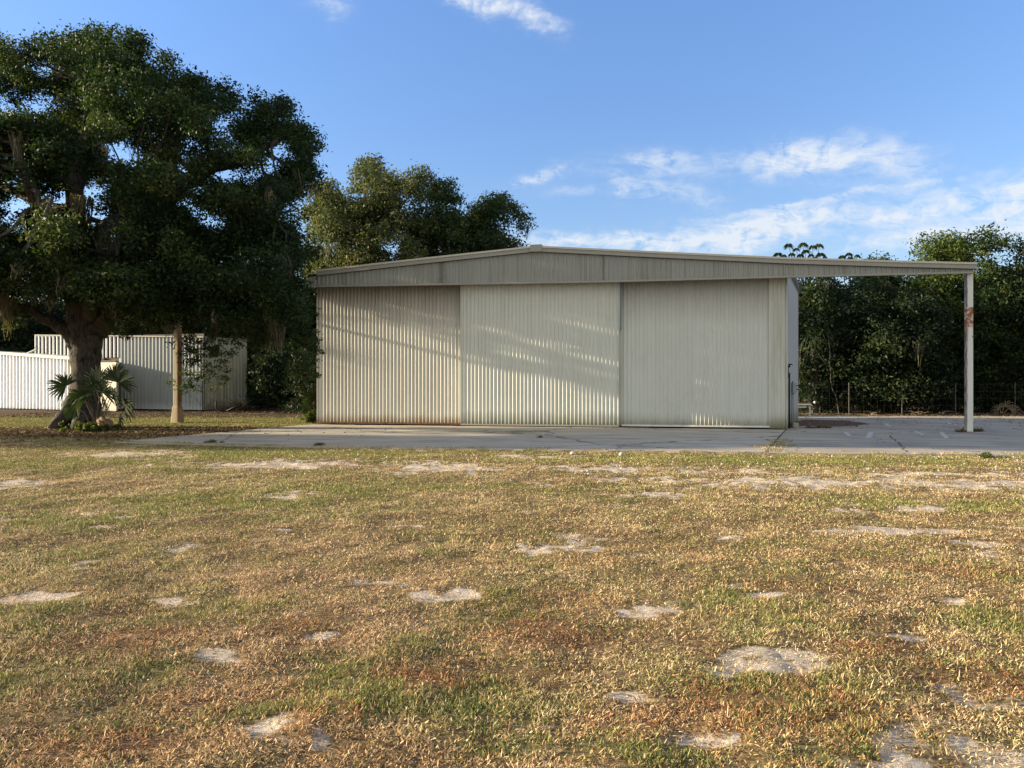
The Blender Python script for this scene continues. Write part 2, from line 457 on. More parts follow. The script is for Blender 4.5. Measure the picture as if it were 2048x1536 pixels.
# bare sand patches (px, py, width, height) as the photograph shows them on the ground
sand = [(55, 1187, 150, 26), (900, 1186, 140, 18), (1280, 1212, 150, 30), (1470, 1332, 120, 20), (1555, 1302, 150, 20), (1605, 1324, 130, 18), (1510, 1318, 70, 14), (1440, 1166, 130, 16), (1530, 1184, 80, 16),
        (1370, 1466, 140, 34), (520, 1450, 110, 44), (590, 1475, 120, 34), (1920, 1480, 130, 34), (1990, 1512, 150, 40), (430, 1302, 80, 22), (1910, 1192, 90, 20), (580, 986, 50, 16),
        (1690, 1016, 80, 10), (1850, 1012, 110, 10), (1780, 1056, 240, 14), (1455, 1070, 70, 12), (1110, 1088, 200, 20), (820, 1047, 90, 9),
        (570, 926, 290, 11), (1640, 960, 560, 18), (1950, 965, 300, 14), (880, 932, 170, 12), (230, 906, 130, 9), (760, 1158, 100, 12), (1270, 1382, 130, 22),
        (1650, 1090, 120, 10), (1970, 1082, 150, 12), (700, 1384, 50, 16), (310, 1190, 160, 12), (1240, 935, 200, 10), (1430, 940, 240, 10),
        (40, 965, 120, 8), (200, 1048, 60, 6), (2040, 1050, 70, 10), (1300, 985, 90, 8), (640, 1265, 60, 10), (1900, 945, 200, 8), (1080, 912, 160, 6),
        (250, 1030, 40, 5), (1800, 1265, 90, 10), (1190, 1072, 90, 8), (20, 1033, 60, 6), (120, 1180, 60, 14), (1560, 1330, 120, 30)]
green = [(400, 1003, 520, 62), (120, 1040, 320, 40), (1960, 1225, 260, 80), (1720, 1003, 260, 20), (1960, 1012, 200, 18), (900, 1390, 420, 90),
         (560, 1415, 260, 36), (60, 1340, 200, 90), (1500, 918, 700, 12), (500, 905, 500, 10), (700, 975, 300, 14), (1150, 915, 400, 12),
         (1600, 1250, 200, 30), (1450, 1200, 200, 40), (1750, 1500, 260, 50), (1300, 1500, 200, 60), (100, 925, 300, 12), (350, 915, 300, 8),
         (450, 840, 400, 10), (60, 1255, 160, 30), (1100, 1480, 260, 60), (1020, 1225, 160, 20), (700, 1330, 100, 30), (1480, 1345, 120, 20)]
red = [(560, 1260, 320, 50), (1120, 1255, 260, 50), (850, 1350, 260, 60), (680, 1390, 160, 60), (1500, 1400, 500, 90), (300, 1280, 300, 40),
       (1950, 1340, 260, 70), (1080, 1345, 200, 60), (420, 1400, 200, 40), (1750, 1290, 200, 40), (1650, 1170, 200, 26), (1950, 1130, 200, 30), (250, 1480, 300, 60)]
def blobs(x, y, lst, sharp, seed, wob=.6):
    out = np.zeros(x.shape)
    nz = vnoise(x, y, .38, seed, 4) - .5
    nz2 = vnoise(x, y, .11, seed + 5, 3) - .5
    for (px, py, w, h) in lst:
        D = dist_ground(py); cx = (px - 1024) / F * D
        ff_ = 1.15 if py < 1000 else .80
        rx = w / 2 / F * D * ff_; ry = D * D * h / 2 / (F * EYE) * ff_
        r_ = np.hypot((x - cx) / rx, (y - D) / ry)
        v = 1.0 - r_ * .9 + nz * wob * 4.6 + nz2 * wob * 4.0
        out = np.maximum(out, np.clip(v * sharp + .5, 0, 1))
    return out
def fields(x, y):
    s_ = blobs(x, y, sand, .95, 11, .62)
    # a loose scatter of bare crumbs everywhere
    nn = vnoise(x, y, .9, 77, 5)
    s_ = np.maximum(s_, np.clip((nn - .70) * 9, 0, .9))
    g_ = blobs(x, y, green, .9, 23, .45)
    g_ = np.maximum(g_ * .9, np.clip((vnoise(x, y, .8, 91, 4) - .56) * 3, 0, .6))
    far_lawn = np.clip((y - 24) / 2, 0, 1) * (x < -3)
    g_ = np.maximum(g_, far_lawn * .75)
    r_ = blobs(x, y, red, .8, 37, .45)
    r_ = r_ * np.clip(1.15 - y / 13, 0.0, 1)
    # litter under the oak and along the fence on the right
    lx, ly = (x + 11.5) / 5.0, (y - 22.6) / 1.6
    l_ = np.clip(1.35 - np.hypot(lx, ly) + (vnoise(x, y, .6, 5, 4) - .5) * 1.6, 0, 1)
    l_ = np.maximum(l_, np.clip((y - 32.6) / .6, 0, 1) * (x > 8))
    l_ = np.maximum(l_, np.clip((y - 31.0) * .5 + (vnoise(x, y, .8, 6, 4) - .5) * 1.5, 0, 1) * (x < 5))
    return s_, g_, r_, l_
def gz(x, y):
    e_ = np.clip((16 - y) / 2, .0, 1)
    return (vnoise(x, y, 1.1, 201, 3) - .5) * .06 * np.maximum(e_, .15) + (vnoise(x, y, .34, 207, 3) - .5) * .045 * e_ - .014 - .012 * e_

xs = np.concatenate([-np.geomspace(600, 14.5, 36), np.arange(-14, -6, .09), np.arange(-6, 6, .045), np.arange(6, 14.01, .09), np.geomspace(14.5, 600, 36)])
ys = np.concatenate([-np.geomspace(600, 2, 24), np.arange(1.0, 10, .045), np.arange(10, 20, .07), np.arange(20, 36, .16), np.geomspace(36.5, 900, 34)])
XX, YY = np.meshgrid(xs, ys)
x_, y_ = XX.ravel(), YY.ravel()
s_, g_, r_, l_ = fields(x_, y_)
V = np.stack([x_, y_, gz(x_, y_) + s_ * (y_ < 16) * ((vnoise(x_, y_, .17, 633, 2) - .5) * .05 - .008)], 1)
nx, ny = len(xs), len(ys)
I = np.arange(nx * ny).reshape(ny, nx)
Fq = np.stack([I[:-1, :-1], I[:-1, 1:], I[1:, 1:], I[1:, :-1]], -1).reshape(-1, 4)
m, q = mat_new('dry_lawn_soil')
co = objco(q)
A = N(q.t, 'ShaderNodeAttribute', attribute_name='cover'); sp = N(q.t, 'ShaderNodeSeparateColor'); q.link(A.outputs['Color'], sp.inputs[0])
n1 = q.noise(co, 38, 6, .7); n2 = q.noise(co, 5, 5, .6); n3 = q.noise(co, 110, 3, .6)
thatch = q.mix(q.rng(n1, .36, .64), (.075, .05, .025), (.36, .25, .125))
gr = q.mix(q.rng(n1, .36, .64), (.05, .06, .02), (.20, .20, .06))
rd = q.mix(q.rng(n1, .36, .64), (.09, .045, .025), (.27, .15, .08))
c = q.mix(q.m('MULTIPLY', sp.outputs[1], .6), thatch, gr)
c = q.mix(q.m('MULTIPLY', sp.outputs[2], .8), c, rd)
sandc = q.mix(q.rng(n2, .35, .7), (.68, .60, .49), (.44, .36, .27))
sandc = q.mix(q.rng(n1, .46, .66, 0, .75), sandc, (.26, .19, .12))
sm = q.rng(q.m('ADD', sp.outputs[0], q.m('ADD', q.m('MULTIPLY', q.m('SUBTRACT', n1, .5), .9), q.m('MULTIPLY', q.m('SUBTRACT', q.noise(co, 7, 6, .75), .5), 2.4))), .46, .86)
c = q.mix(sm, c, sandc)
lit = q.mix(q.rng(n1, .35, .65), (.045, .032, .02), (.15, .10, .06))
la = N(q.t, 'ShaderNodeAttribute', attribute_name='litter').outputs['Fac']
c = q.mix(q.rng(q.m('ADD', la, q.m('MULTIPLY', q.m('SUBTRACT', n2, .5), .6)), .3, .7), c, lit)
finish(q, c, .95, q.m('ADD', n1, q.m('MULTIPLY', n3, .4)), .8, .03, .1)
ground = np_mesh('ground', V, Fq, m, colors={'cover': np.stack([s_, g_, r_, np.ones_like(s_)], 1)}, attr={'litter': l_}, smooth=True)
tag(ground, 'dry mown lawn with bare sandy patches', 'ground', kind='structure')

# slabs
def slabmat(name, c, crack, streakdir=True):
    m, q = mat_new(name); co = objco(q)
    r_ = N(q.t, 'ShaderNodeVectorRotate'); r_.rotation_type = 'Z_AXIS'; q.link(co, r_.inputs['Vector']); r_.inputs['Angle'].default_value = -TH
    w = r_.outputs[0]
    st = q.noise(q.vscale(w, .22, 2.3, 1), 1.6, 7, .65)
    bl = q.noise(co, .8, 6, .65); fi = q.noise(co, 45, 4, .7)
    cc = q.mix(q.rng(st, .38, .66), tuple(v * 1.08 for v in c), tuple(v * .58 for v in c))
    cc = q.mix(q.rng(bl, .48, .7, 0, .55), cc, tuple(v * .50 for v in c))
    cc = q.mix(q.rng(fi, .35, .75, 0, .4), cc, tuple(v * .6 for v in c))
    vo = N(q.t, 'ShaderNodeTexVoronoi', feature='DISTANCE_TO_EDGE'); vo.inputs['Scale'].default_value = crack
    wv = N(q.t, 'ShaderNodeVectorMath', operation='ADD')
    nz = N(q.t, 'ShaderNodeTexNoise'); nz.inputs['Scale'].default_value = 1.4; nz.inputs['Detail'].default_value = 5; q.link(co, nz.inputs['Vector'])
    vs_ = N(q.t, 'ShaderNodeVectorMath', operation='SCALE'); vs_.inputs['Scale'].default_value = 1.0; q.link(nz.outputs['Color'], vs_.inputs[0])
    q.link(w, wv.inputs[0]); q.link(vs_.outputs[0], wv.inputs[1]); q.link(wv.outputs[0], vo.inputs['Vector'])
    cr = q.rng(vo.outputs['Distance'], .002, .010, .75, 0.0)
    cc = q.mix(cr, cc, (.06, .055, .045))
    vv = q.m('ADD', q.m('ADD', q.m('MULTIPLY', q.m('SUBTRACT', q.xyz(co)[0], float(O2[0])), float(DY[0])), q.m('MULTIPLY', q.m('SUBTRACT', q.xyz(co)[1], float(O2[1])), float(DY[1]))), q.m('MULTIPLY', q.m('SUBTRACT', q.noise(co, 1.1, 6, .7), .5), 3.4))
    drift = q.rng(vv, -8.2, -6.6, .85, 0.0)                 # sand and soil washed over the lawn side of the slab
    cc = q.mix(drift, cc, q.mix(q.rng(fi, .35, .65), (.30, .23, .15), (.52, .44, .33)))
    bl2 = q.noise(q.vscale(co, 1, 1, 1, (7, 3, 0)), .45, 5, .6)
    cc = q.mix(q.rng(bl2, .50, .66, 0, .45), cc, tuple(v * .42 for v in c))
    finish(q, cc, .9, fi, .35, .01, .25)
    return m
M['slabL'] = slabmat('weathered_concrete', (.53, .475, .385), .16)
M['slabR'] = slabmat('aged_grey_paving', (.44, .395, .325), .30)
def ragged(poly, step, amp, seed):
    rg = random.Random(seed); out = []
    for i in range(len(poly)):
        a = Vector(poly[i]); b = Vector(poly[(i + 1) % len(poly)]); n = max(1, int((b - a).length / step))
        for k in range(n):
            p = a.lerp(b, k / n)
            if k: p = p + Vector((rg.uniform(-amp, amp), rg.uniform(-amp, amp)))
            out.append((p.x, p.y))
    return out
def slab(name, poly, z0, z1, mat, label):
    b = MB(); b.prism([(x, y, z0) for x, y in poly], [(x, y, z1) for x, y in poly])
    o = b.build(name, mat)
    return tag(o, label, kind='structure')
slab('concrete_apron', ragged(apron, .25, .045, 1), -.1, .020, M['slabL'], 'pale concrete apron in front of the hangar doors')
slab('paved_yard', ragged(slab_r, .4, .012, 2), -.1, .012, M['slabR'], 'cracked grey paving under the header beam')
# joint cut, bare soil strip and old paint marks lying on the paving
m, q = mat_new('bare_brown_soil'); co = objco(q)
c = q.mix(q.rng(q.noise(co, 6, 7, .7), .35, .65), (.05, .035, .025), (.20, .13, .09)); finish(q, c, .95, q.noise(co, 30, 5), .8, .02, .1)
def sheet(name, poly, z, mat, label):
    b = MB(); b.add([(x, y, z) for x, y in poly], [tuple(range(len(poly)))]); return tag(b.build(name, mat), label, kind='structure')
sheet('soil_patch', ragged([gpt(1588, 852.5), gpt(1680, 854), gpt(1740, 849), gpt(1700, 842), gpt(1602, 840)], .3, .12, 5), .0165, m, 'patch of bare brown soil on the paving behind the corner')
M['joint'] = plain('joint_filler', (.07, .065, .05), .9, .4, 9)
def line_strip(name, pts, w, z, mat, label, seed=3, jit=.02):
    rg = random.Random(seed); b = MB(); P = []
    for i in range(len(pts) - 1):
        a = Vector(pts[i]); c_ = Vector(pts[i + 1]); n = max(2, int((c_ - a).length / .25))
        for k in range(n): P.append(a.lerp(c_, k / n) + Vector((rg.uniform(-jit, jit), rg.uniform(-jit, jit))))
    P.append(Vector(pts[-1])); vs = []
    for i, p in enumerate(P):
        t = (P[min(i + 1, len(P) - 1)] - P[max(i - 1, 0)]).normalized(); nn = Vector((-t.y, t.x)) * w / 2 * rg.uniform(.6, 1.3)
        vs += [(p.x + nn.x, p.y + nn.y, z), (p.x - nn.x, p.y - nn.y, z)]
    b.add(vs, [(2 * i, 2 * i + 1, 2 * i + 3, 2 * i + 2) for i in range(len(P) - 1)])
    return tag(b.build(name, mat), label, kind='structure')
line_strip('paving_joint', [gpt(1531, 905), tuple(loc2w(px2u(1571), -.1))], .035, .0245, M['joint'], 'dark joint between apron and paving', jit=.004)
line_strip('paving_joint', [gpt(1592, 856.5), gpt(1700, 857), gpt(1850, 861.5), gpt(2048, 866.5), gpt(2300, 872)], .05, .0165, M['joint'], 'weedy joint running across the paving', 5, .03)
line_strip('paving_joint', [gpt(1780, 872), gpt(1800, 890), gpt(1812, 905)], .03, .0165, M['joint'], 'short crack in the paving', 6, .05)
m = plain('worn_white_paint', (.47, .46, .44), .8, .1, 9)
for i, (px, py, w, h, sk) in enumerate([(1695, 869, 8, 8, 10), (1739, 871, 11, 12, -5), (1838, 867, 7, 8, 16), (1888, 872, 9, 12, 12), (1776, 851, 10, 6, 8), (1900, 848, 14, 5, 25)]):
    p = [gpt(px - w / 2 - sk / 2, py - h / 2), gpt(px + w / 2 - sk / 2, py - h / 2), gpt(px + w / 2 + sk / 2, py + h / 2), gpt(px - w / 2 + sk / 2, py + h / 2)]
    sheet('paint_mark', ragged(p, .15, .02, i + 20), .0175, m, 'worn white paint mark on the grey paving')

# ------------------------------------------------------------------ grass blades
def blade_mesh(name, n_target, mat, label, seed, ymin, ymax, dens0, power, wl=(1.0, 1.0)):
    rg = np.random.RandomState(seed)
    # ground density falls with distance, blades widen
    Y = rg.uniform(0, 1, n_target)
    a = 2 - power
    Y = (ymin ** a + Y * (ymax ** a - ymin ** a)) ** (1 / a)
    X = rg.uniform(-1, 1, n_target) * (Y * .72 + 3.4)
    # clumping
    on1 = in_poly(X, Y, apron) | in_poly(X, Y, slab_r)
    front_edge = (Y < 20) & (np.minimum(seg_dist(X, Y, apron), seg_dist(X, Y, slab_r)) < (vnoise(X, Y, .5, 71, 4) - .38) * 1.5)
    keep = ~on1 | front_edge
    u = (X - O2[0]) * DU[0] + (Y - O2[1]) * DU[1]; v = (X - O2[0]) * DY[0] + (Y - O2[1]) * DY[1]
    keep &= ~((u > -.1) & (u < 20) & (v > -.1) & (v < 7))
    keep0 = keep
    X, Y = X[keep], Y[keep]
    s, gg_, rr, ll = fields(X, Y)
    cl = vnoise(X, Y, .13, seed + 3, 2)
    pk = np.clip(1.12 - s * 1.0, .22, 1) * np.where(s > .4, np.clip((vnoise(X, Y, .2, 915, 3) - .30) * 3.5, .25, 1.6), 1) * np.clip((cl - .22) * 3.2, .25, 1) * np.clip(1.05 - ll, .12, 1)
    keep1 = keep = rg.rand(len(X)) < pk
    X, Y, s, gg_, rr, ll, cl = X[keep], Y[keep], s[keep], gg_[keep], rr[keep], ll[keep], cl[keep]
    n = len(X)
    k = np.maximum(1.0, Y / 5.5) ** .62
    tall = np.clip(gg_, 0, 1)
    L = (rg.uniform(.010, .028, n) * (1 + .25 * tall) * (rg.rand(n) ** .3 + .2)) * (1 + (k - 1) * .28)
    spike = rg.rand(n) < (.012 + .03 * tall)
    L = np.where(spike, L * rg.uniform(1.2, 1.8, n), L)
    w = rg.uniform(.0022, .0044, n) * k * 1.15
    broad = rg.rand(n) < .16
    w = np.where(broad, w * 2.0, w); L = np.where(broad, L * .7, L * rg.uniform(.7, 1.25, n))
    az_ = rg.uniform(0, 2 * np.pi, n)
    tilt = np.where(spike, rg.uniform(.1, .5, n), rg.uniform(.55, 1.55, n))
    tilt = np.where(tall > .5, tilt * .75, tilt)
    hd = np.stack([np.cos(az_), np.sin(az_)], 1)
    fa = az_ + rg.uniform(-.9, .9, n) + np.pi / 2
    sd = np.stack([np.cos(fa), np.sin(fa)], 1) * w[:, None] / 2
    Z = np.where(on1[keep0][keep1], .018, gz(X, Y)) + rg.uniform(-.002, .008, n)
    t1 = tilt; t2 = np.minimum(tilt + rg.uniform(-.1, .35, n), 1.75)
    p0 = np.stack([X, Y, Z], 1)
    d1 = np.concatenate([hd * np.sin(t1)[:, None], np.cos(t1)[:, None]], 1)
    d2 = np.concatenate([hd * np.sin(t2)[:, None], np.cos(t2)[:, None]], 1)
    p1 = p0 + d1 * (L * .55)[:, None]
    p2 = p1 + d2 * (L * .45)[:, None]
    s3 = np.concatenate([sd, rg.uniform(-.3, .3, n)[:, None] * w[:, None]], 1)
    Vv = np.stack([p0 - s3 * .8, p0 + s3 * .8, p1 + s3, p1 - s3, p2 + s3 * .25, p2 - s3 * .25], 1).reshape(-1, 3)
    b = np.arange(n) * 6
    Fv = np.concatenate([np.stack([b, b + 1, b + 2, b + 3], 1), np.stack([b + 3, b + 2, b + 4, b + 5], 1)])
    # the blade's own colour: straw, green or russet
    rnd = rg.rand(n)
    straw = np.array([.56, .43, .215]); straw2 = np.array([.74, .60, .34]); pink = np.array([.64, .47, .29])
    grn = np.array([.15, .175, .045]); grn2 = np.array([.36, .355, .125]); red_ = np.array([.38, .19, .085]); brn = np.array([.17, .105, .055])
    pt = (vnoise(X, Y, 1.7, 301, 3))
    warm = (np.clip((10 - Y) / 5, 0, 1) * np.clip((vnoise(X, Y, 1.1, 811, 4) - .36) * 3.2, .15, 1))[:, None]
    straw = straw[None] * (1 - warm) + np.array([.52, .31, .135])[None] * warm
    straw2 = straw2[None] * (1 - warm) + np.array([.72, .50, .27])[None] * warm
    C = straw + (straw2 - straw) * rnd[:, None]
    C = np.where((rg.rand(n) < np.clip((pt - .45) * 2.5, .1, .6))[:, None], pink[None] * (.75 + .4 * rnd[:, None]), C)
    pb = .10 + .14 * rr + np.clip((vnoise(X, Y, .5, 611, 4) - .45) * 3, 0, .45)
    C = np.where((rg.rand(n) < pb)[:, None], brn[None] * (.7 + .7 * rnd[:, None]), C)
    base_g = np.clip((vnoise(X, Y, .35, 411, 3) - .38) * 1.4, .04, .42) + np.clip((Y - 6) / 10, 0, 1) * np.clip((vnoise(X, Y * 1.5, 1.6, 431, 4) - .42) * 3, 0, .4)
    pg = np.clip(base_g + (.50 + .25 * np.clip((Y - 8) / 2, 0, 1)) * gg_, 0, .88) * np.clip(1 - s, .1, 1)
    gc = grn[None] + (grn2 - grn)[None] * (rg.rand(n)[:, None] ** 1.2)
    C = np.where((rg.rand(n) < pg)[:, None], gc, C)
    pr = np.clip(rr * .62 + .04, 0, .65) * np.clip((vnoise(X, Y, .25, 511, 3) - .3) * 2.5, .1, 1.2)
    C = np.where((rg.rand(n) < pr)[:, None], red_[None] * (.7 + .8 * rnd[:, None]), C)
    C = C * rg.uniform(.78, 1.32, n)[:, None]
    C4 = np.concatenate([C, np.ones((n, 1))], 1)
    C6 = np.repeat(C4, 6, 0)
    o = np_mesh(name, Vv, Fv, mat, colors={'tone': C6})
    return tag(o, label, 'grass', kind='stuff')
m, q = mat_new('grass_blades')
tone = N(q.t, 'ShaderNodeAttribute', attribute_name='tone').outputs['Color']
p = N(q.t, 'ShaderNodeBsdfPrincipled'); q.link(tone, p.inputs['Base Color']); p.inputs['Roughness'].default_value = .7; p.inputs['Specular IOR Level'].default_value = .12
t = N(q.t, 'ShaderNodeBsdfTranslucent'); q.link(tone, t.inputs['Color'])
ms = N(q.t, 'ShaderNodeMixShader'); ms.inputs[0].default_value = .22
q.link(p.outputs[0], ms.inputs[1]); q.link(t.outputs[0], ms.inputs[2])
o = N(q.t, 'ShaderNodeOutputMaterial'); q.link(ms.outputs[0], o.inputs[0])
M['grass'] = m
blade_mesh('grass', 3100000, m, 'short dry mown grass, straw, green and russet blades', 5, 2.3, 34, 1, 1.55)

# ------------------------------------------------------------------ ribbed sheets
def ribs(b, u0, u1, pitch, depth, zb, zt, yfront, prof=(0, .34, .64, .70, 1.0)):
    """ribbed sheet along local x from u0 to u1; crests stand toward -y; zb, zt are functions of x"""
    pts = []; n = int((u1 - u0) / pitch) + 1
    for i in range(n):
        x0 = u0 + i * pitch
        for fr, dd in zip(prof[:4], (0, 0, 1, 1)):
            xx = x0 + fr * pitch
            if xx <= u1: pts.append((xx, yfront + depth * (1 - dd)))
        xx = x0 + prof[4] * pitch
        if xx <= u1: pts.append((xx, yfront + depth))
    pts.append((u1, yfront + depth))
    vs = []
    for (x, y) in pts: vs += [(x, y, zb(x)), (x, y, zt(x))]
    b.add(vs, [(2 * i, 2 * i + 2, 2 * i + 3, 2 * i + 1) for i in range(len(pts) - 1)])
    return b
K = lambda c: (lambda x: c)

# ------------------------------------------------------------------ hangar
hangar = empty('hangar', (O2[0], O2[1], 0), TH, label='wide low cream metal hangar with three ribbed sliding doors', cat='hangar')
YH = -.42                                   # header face stands proud of the doors
uL, uR = 0.0, px2u(1576)
hbot = lambda u: float(np.interp(u, hbx, hbz))
def header_pts(lst, yl): return [px2u(px, yl) for px, py in lst], [zat(px2u(px, yl), yl, py) for px, py in lst]
hbx, hbz = header_pts([(612, 574), (760, 572), (920, 569.5), (1240, 564), (1577, 555), (1800, 550), (1947, 546.5)], YH)
htx, htz = header_pts([(612, 543.5), (633, 540.5), (850, 516), (1073, 492), (1300, 503), (1577, 515.5), (1800, 522), (1952, 525.5)], YH)
htop = lambda u: float(np.interp(u, htx, htz))
uH0, uH1 = px2u(614, YH), px2u(1948, YH)
uC0, uC1 = px2u(635, YH), px2u(1952, YH)
PITCH = .127
b = MB(); ribs(b, uH0, uH1, .148, .028, lambda x: hbot(x) + .06, lambda x: htop(x) - .20, YH, (0, .62, .70, .90, .98))
header = b.build('header', M['header'], hangar)
b = MB()                                    # structure behind the header sheet
for a0, a1 in ((uH0, px2u(1073, YH)), (px2u(1073, YH), uH1)):
    b.prism([(a0, YH + .04, hbot(a0) + .03), (a1, YH + .04, hbot(a1) + .03), (a1, YH + .34, hbot(a1) + .03), (a0, YH + .34, hbot(a0) + .03)],
            [(a0, YH + .04, htop(a0) - .10), (a1, YH + .04, htop(a1) - .10), (a1, YH + .34, htop(a1) - .10), (a0, YH + .34, htop(a0) - .10)])
b.build('header_beam', M['brownwall'], hangar)
b = MB()                                    # bottom lip
for i in range(len(hbx) - 1):
    a0, a1 = max(hbx[i], uH0), min(hbx[i + 1], uH1)
    b.prism([(a0, YH - .012, hbot(a0)), (a1, YH - .012, hbot(a1)), (a1, YH + .10, hbot(a1)), (a0, YH + .10, hbot(a0))],
            [(a0, YH - .012, hbot(a0) + .058), (a1, YH - .012, hbot(a1) + .058), (a1, YH + .10, hbot(a1) + .058), (a0, YH + .10, hbot(a0) + .058)])
b.build('header_lip', M['trim'], header)
def cap(name, dz0, dz1, yf, mat, parent, skip=None):
    b = MB()
    X_ = [uC0] + [u for u in htx if uC0 < u < uC1] + [uC1]
    for a0, a1 in zip(X_[:-1], X_[1:]):
        b.prism([(a0, yf, htop(a0) + dz0), (a1, yf, htop(a1) + dz0), (a1, YH + .4, htop(a1) + dz0), (a0, YH + .4, htop(a0) + dz0)],
                [(a0, yf, htop(a0) + dz1), (a1, yf, htop(a1) + dz1), (a1, YH + .4, htop(a1) + dz1), (a0, YH + .4, htop(a0) + dz1)])
    return b.build(name, mat, parent)
gutter = cap('roof_trim', -.185, -.062, YH - .075, M['trim'], hangar)
cap('roof_edge', -.060, 0.0, YH - .10, M['trimlight'], gutter)
uK = px2u(1073, YH)
b = MB(); b.box(uK - .19, uK + .19, YH - .135, YH + .3, htop(uK) - .20, htop(uK) + .03)
b.build('ridge_cap', M['trim'], hangar, bevel=.012)

# doors
def door(name, px0, px1, yl, topz, botz, mat, rail_mat, label, lip_mat, seed):
    u0, u1 = px2u(px0, yl), px2u(px1, yl)
    rg = random.Random(seed)
    d_ = MB(); ribs(d_, u0 + .03, u1 - .03, PITCH, .030, K(botz + .07), K(topz), yl)
    # place the panel's own origin at its lower left corner so stains start there
    o = d_.build(name, mat, hangar)
    o.location = (0, 0, 0)
    if label: o['label'] = label
    for ea, eb_ in ((u0, u0 + .028), (u1 - .028, u1)):
        e = MB(); e.box(ea, eb_, yl - .006, yl + .10, botz + .07, topz); e.build('door_edge', lip_mat, o)
    e = MB(); e.box(u0 + .03, u1 - .03, yl + .045, yl + .10, botz + .07, topz)
    e.build('door_frame', M['brownwall'], o)
    e = MB(); e.box(u0, u1, yl - .012, yl + .10, botz + .012, botz + .068)
    e.build('bottom_rail', rail_mat, o)
    return o
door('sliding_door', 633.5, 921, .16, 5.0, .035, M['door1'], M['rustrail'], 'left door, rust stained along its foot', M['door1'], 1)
door('sliding_door', 921, 1238, -.06, 4.88, .035, M['door2'], M['trim'], 'middle door, green stain at its lower right corner', M['door2'], 2)
o3 = door('sliding_door', 1241, 1539, .16, 5.0, .045, M['door3'], M['rail'], 'right door with bright metal foot rail', M['door3'], 3)
b = MB(); ribs(b, px2u(1539, .12) + .005, uR - .03, PITCH, .03, K(.03), K(5.0), .12)
cp = b.build('corner_panel', M['corner'], hangar)
b = MB(); b.box(uR - .03, uR, .10, .26, .02, 5.0); b.build('corner_trim', M['corner'], cp)
b = MB(); b.box(px2u(1539, .12), uR - .03, .16, .24, .03, 5.0); b.build('panel_frame', M['brownwall'], cp)
# track strip between the middle and right doors
u_ = px2u(1238.5, -.02)
b = MB(); b.box(u_ + .004, u_ + .038, -.05, .02, zat(u_, 0, 660), 4.80); ts = b.build('guide_track', M['bluesteel'], hangar)
b = MB(); b.box(u_ + .040, u_ + .062, -.05, .10, zat(u_, 0, 659), 4.80); b.build('track_gap', M['dark'], ts)
b = MB(); b.box(px2u(1238, .1), px2u(1243, .1), .10, .20, .06, 4.9); b.build('door_jamb', M['corner'], hangar)
# black sheet painted as the unlit inside, behind the gap under the doors
b = MB(); b.box(.05, uR - .05, .30, .40, .021, 5.0); b.build('gap_shade_sheet', M['dark'], hangar)
# walls
def l3(x, y): v = np.array([x, y]) - O2; return (v @ DU, v @ DY)
bc = l3(11.02, 29.6); fc = (uR, .28)
ztf, ztb = 5.16, 4.93
ln = math.hypot(bc[0] - fc[0], bc[1] - fc[1]); wang = math.atan2(bc[1] - fc[1], bc[0] - fc[0])
sw = MB(); sw.prism([(0, 0, .02), (ln, 0, .02), (ln, .12, .02), (0, .12, .02)], [(0, 0, ztf), (ln, 0, ztb), (ln, .12, ztb), (0, .12, ztf)])
swo = sw.build('side_wall', M['side'], hangar)
swo.location = (fc[0], fc[1], 0); swo.rotation_euler = (0, 0, wang)
b = MB(); b.prism([(-.1, -.10, ztf - .0), (ln + .08, -.10, ztb - .0), (ln + .08, .2, ztb), (-.1, .2, ztf)],
                  [(-.1, -.10, ztf + .16), (ln + .08, -.10, ztb + .16), (ln + .08, .2, ztb + .16), (-.1, .2, ztf + .16)])
e = b.build('eave_trim', M['brownwall'], swo)
yb = bc[1]
b = MB(); b.box(0.02, .10, .28, yb, .02, 5.05); b.build('side_wall', M['brownwall'], hangar)
b = MB(); b.box(.1, bc[0] - .1, yb - .12, yb - .02, .02, 4.9); b.build('back_wall', M['side'], hangar)
# roof: two gentle planes behind the header
b = MB()
zr = htop(uK) - .22
for (a0, z0_, a1, z1_, c1) in ((-.15, htop(0) - .30, uK, zr, uK), (uK, zr, uR + .1, ztf - .05, bc[0] + .15)):
    b.prism([(a0, YH + .35, z0_), (a1, YH + .35, z1_), (c1, yb + .3, z1_ - .2), (a0, yb + .3, z0_ - .2)],
            [(a0, YH + .35, z0_ + .06), (a1, YH + .35, z1_ + .06), (c1, yb + .3, z1_ - .14), (a0, yb + .3, z0_ - .14)])
b.build('roof', M['trim'], hangar)
# right support post
uP = px2u(1937.5, -.2); pw = .11
b = MB()
prof = [(-.085, -.10), (.085, -.10), (.085, .10), (-.085, .10)]
b.prism([(x, y, .012) for x, y in prof], [(x, y, hbot(uP) + .02) for x, y in prof])
po = b.build('support_post', M['post'], hangar, bevel=.008)
po.location = (uP, -.2, 0); po['label'] = 'white steel post with a rusty patch high up'

b = MB(); b.box(uP - .15, uP + .15, -.35, -.05, .0125, .028); b.build('base_plate', M['rust'], po).parent = hangar
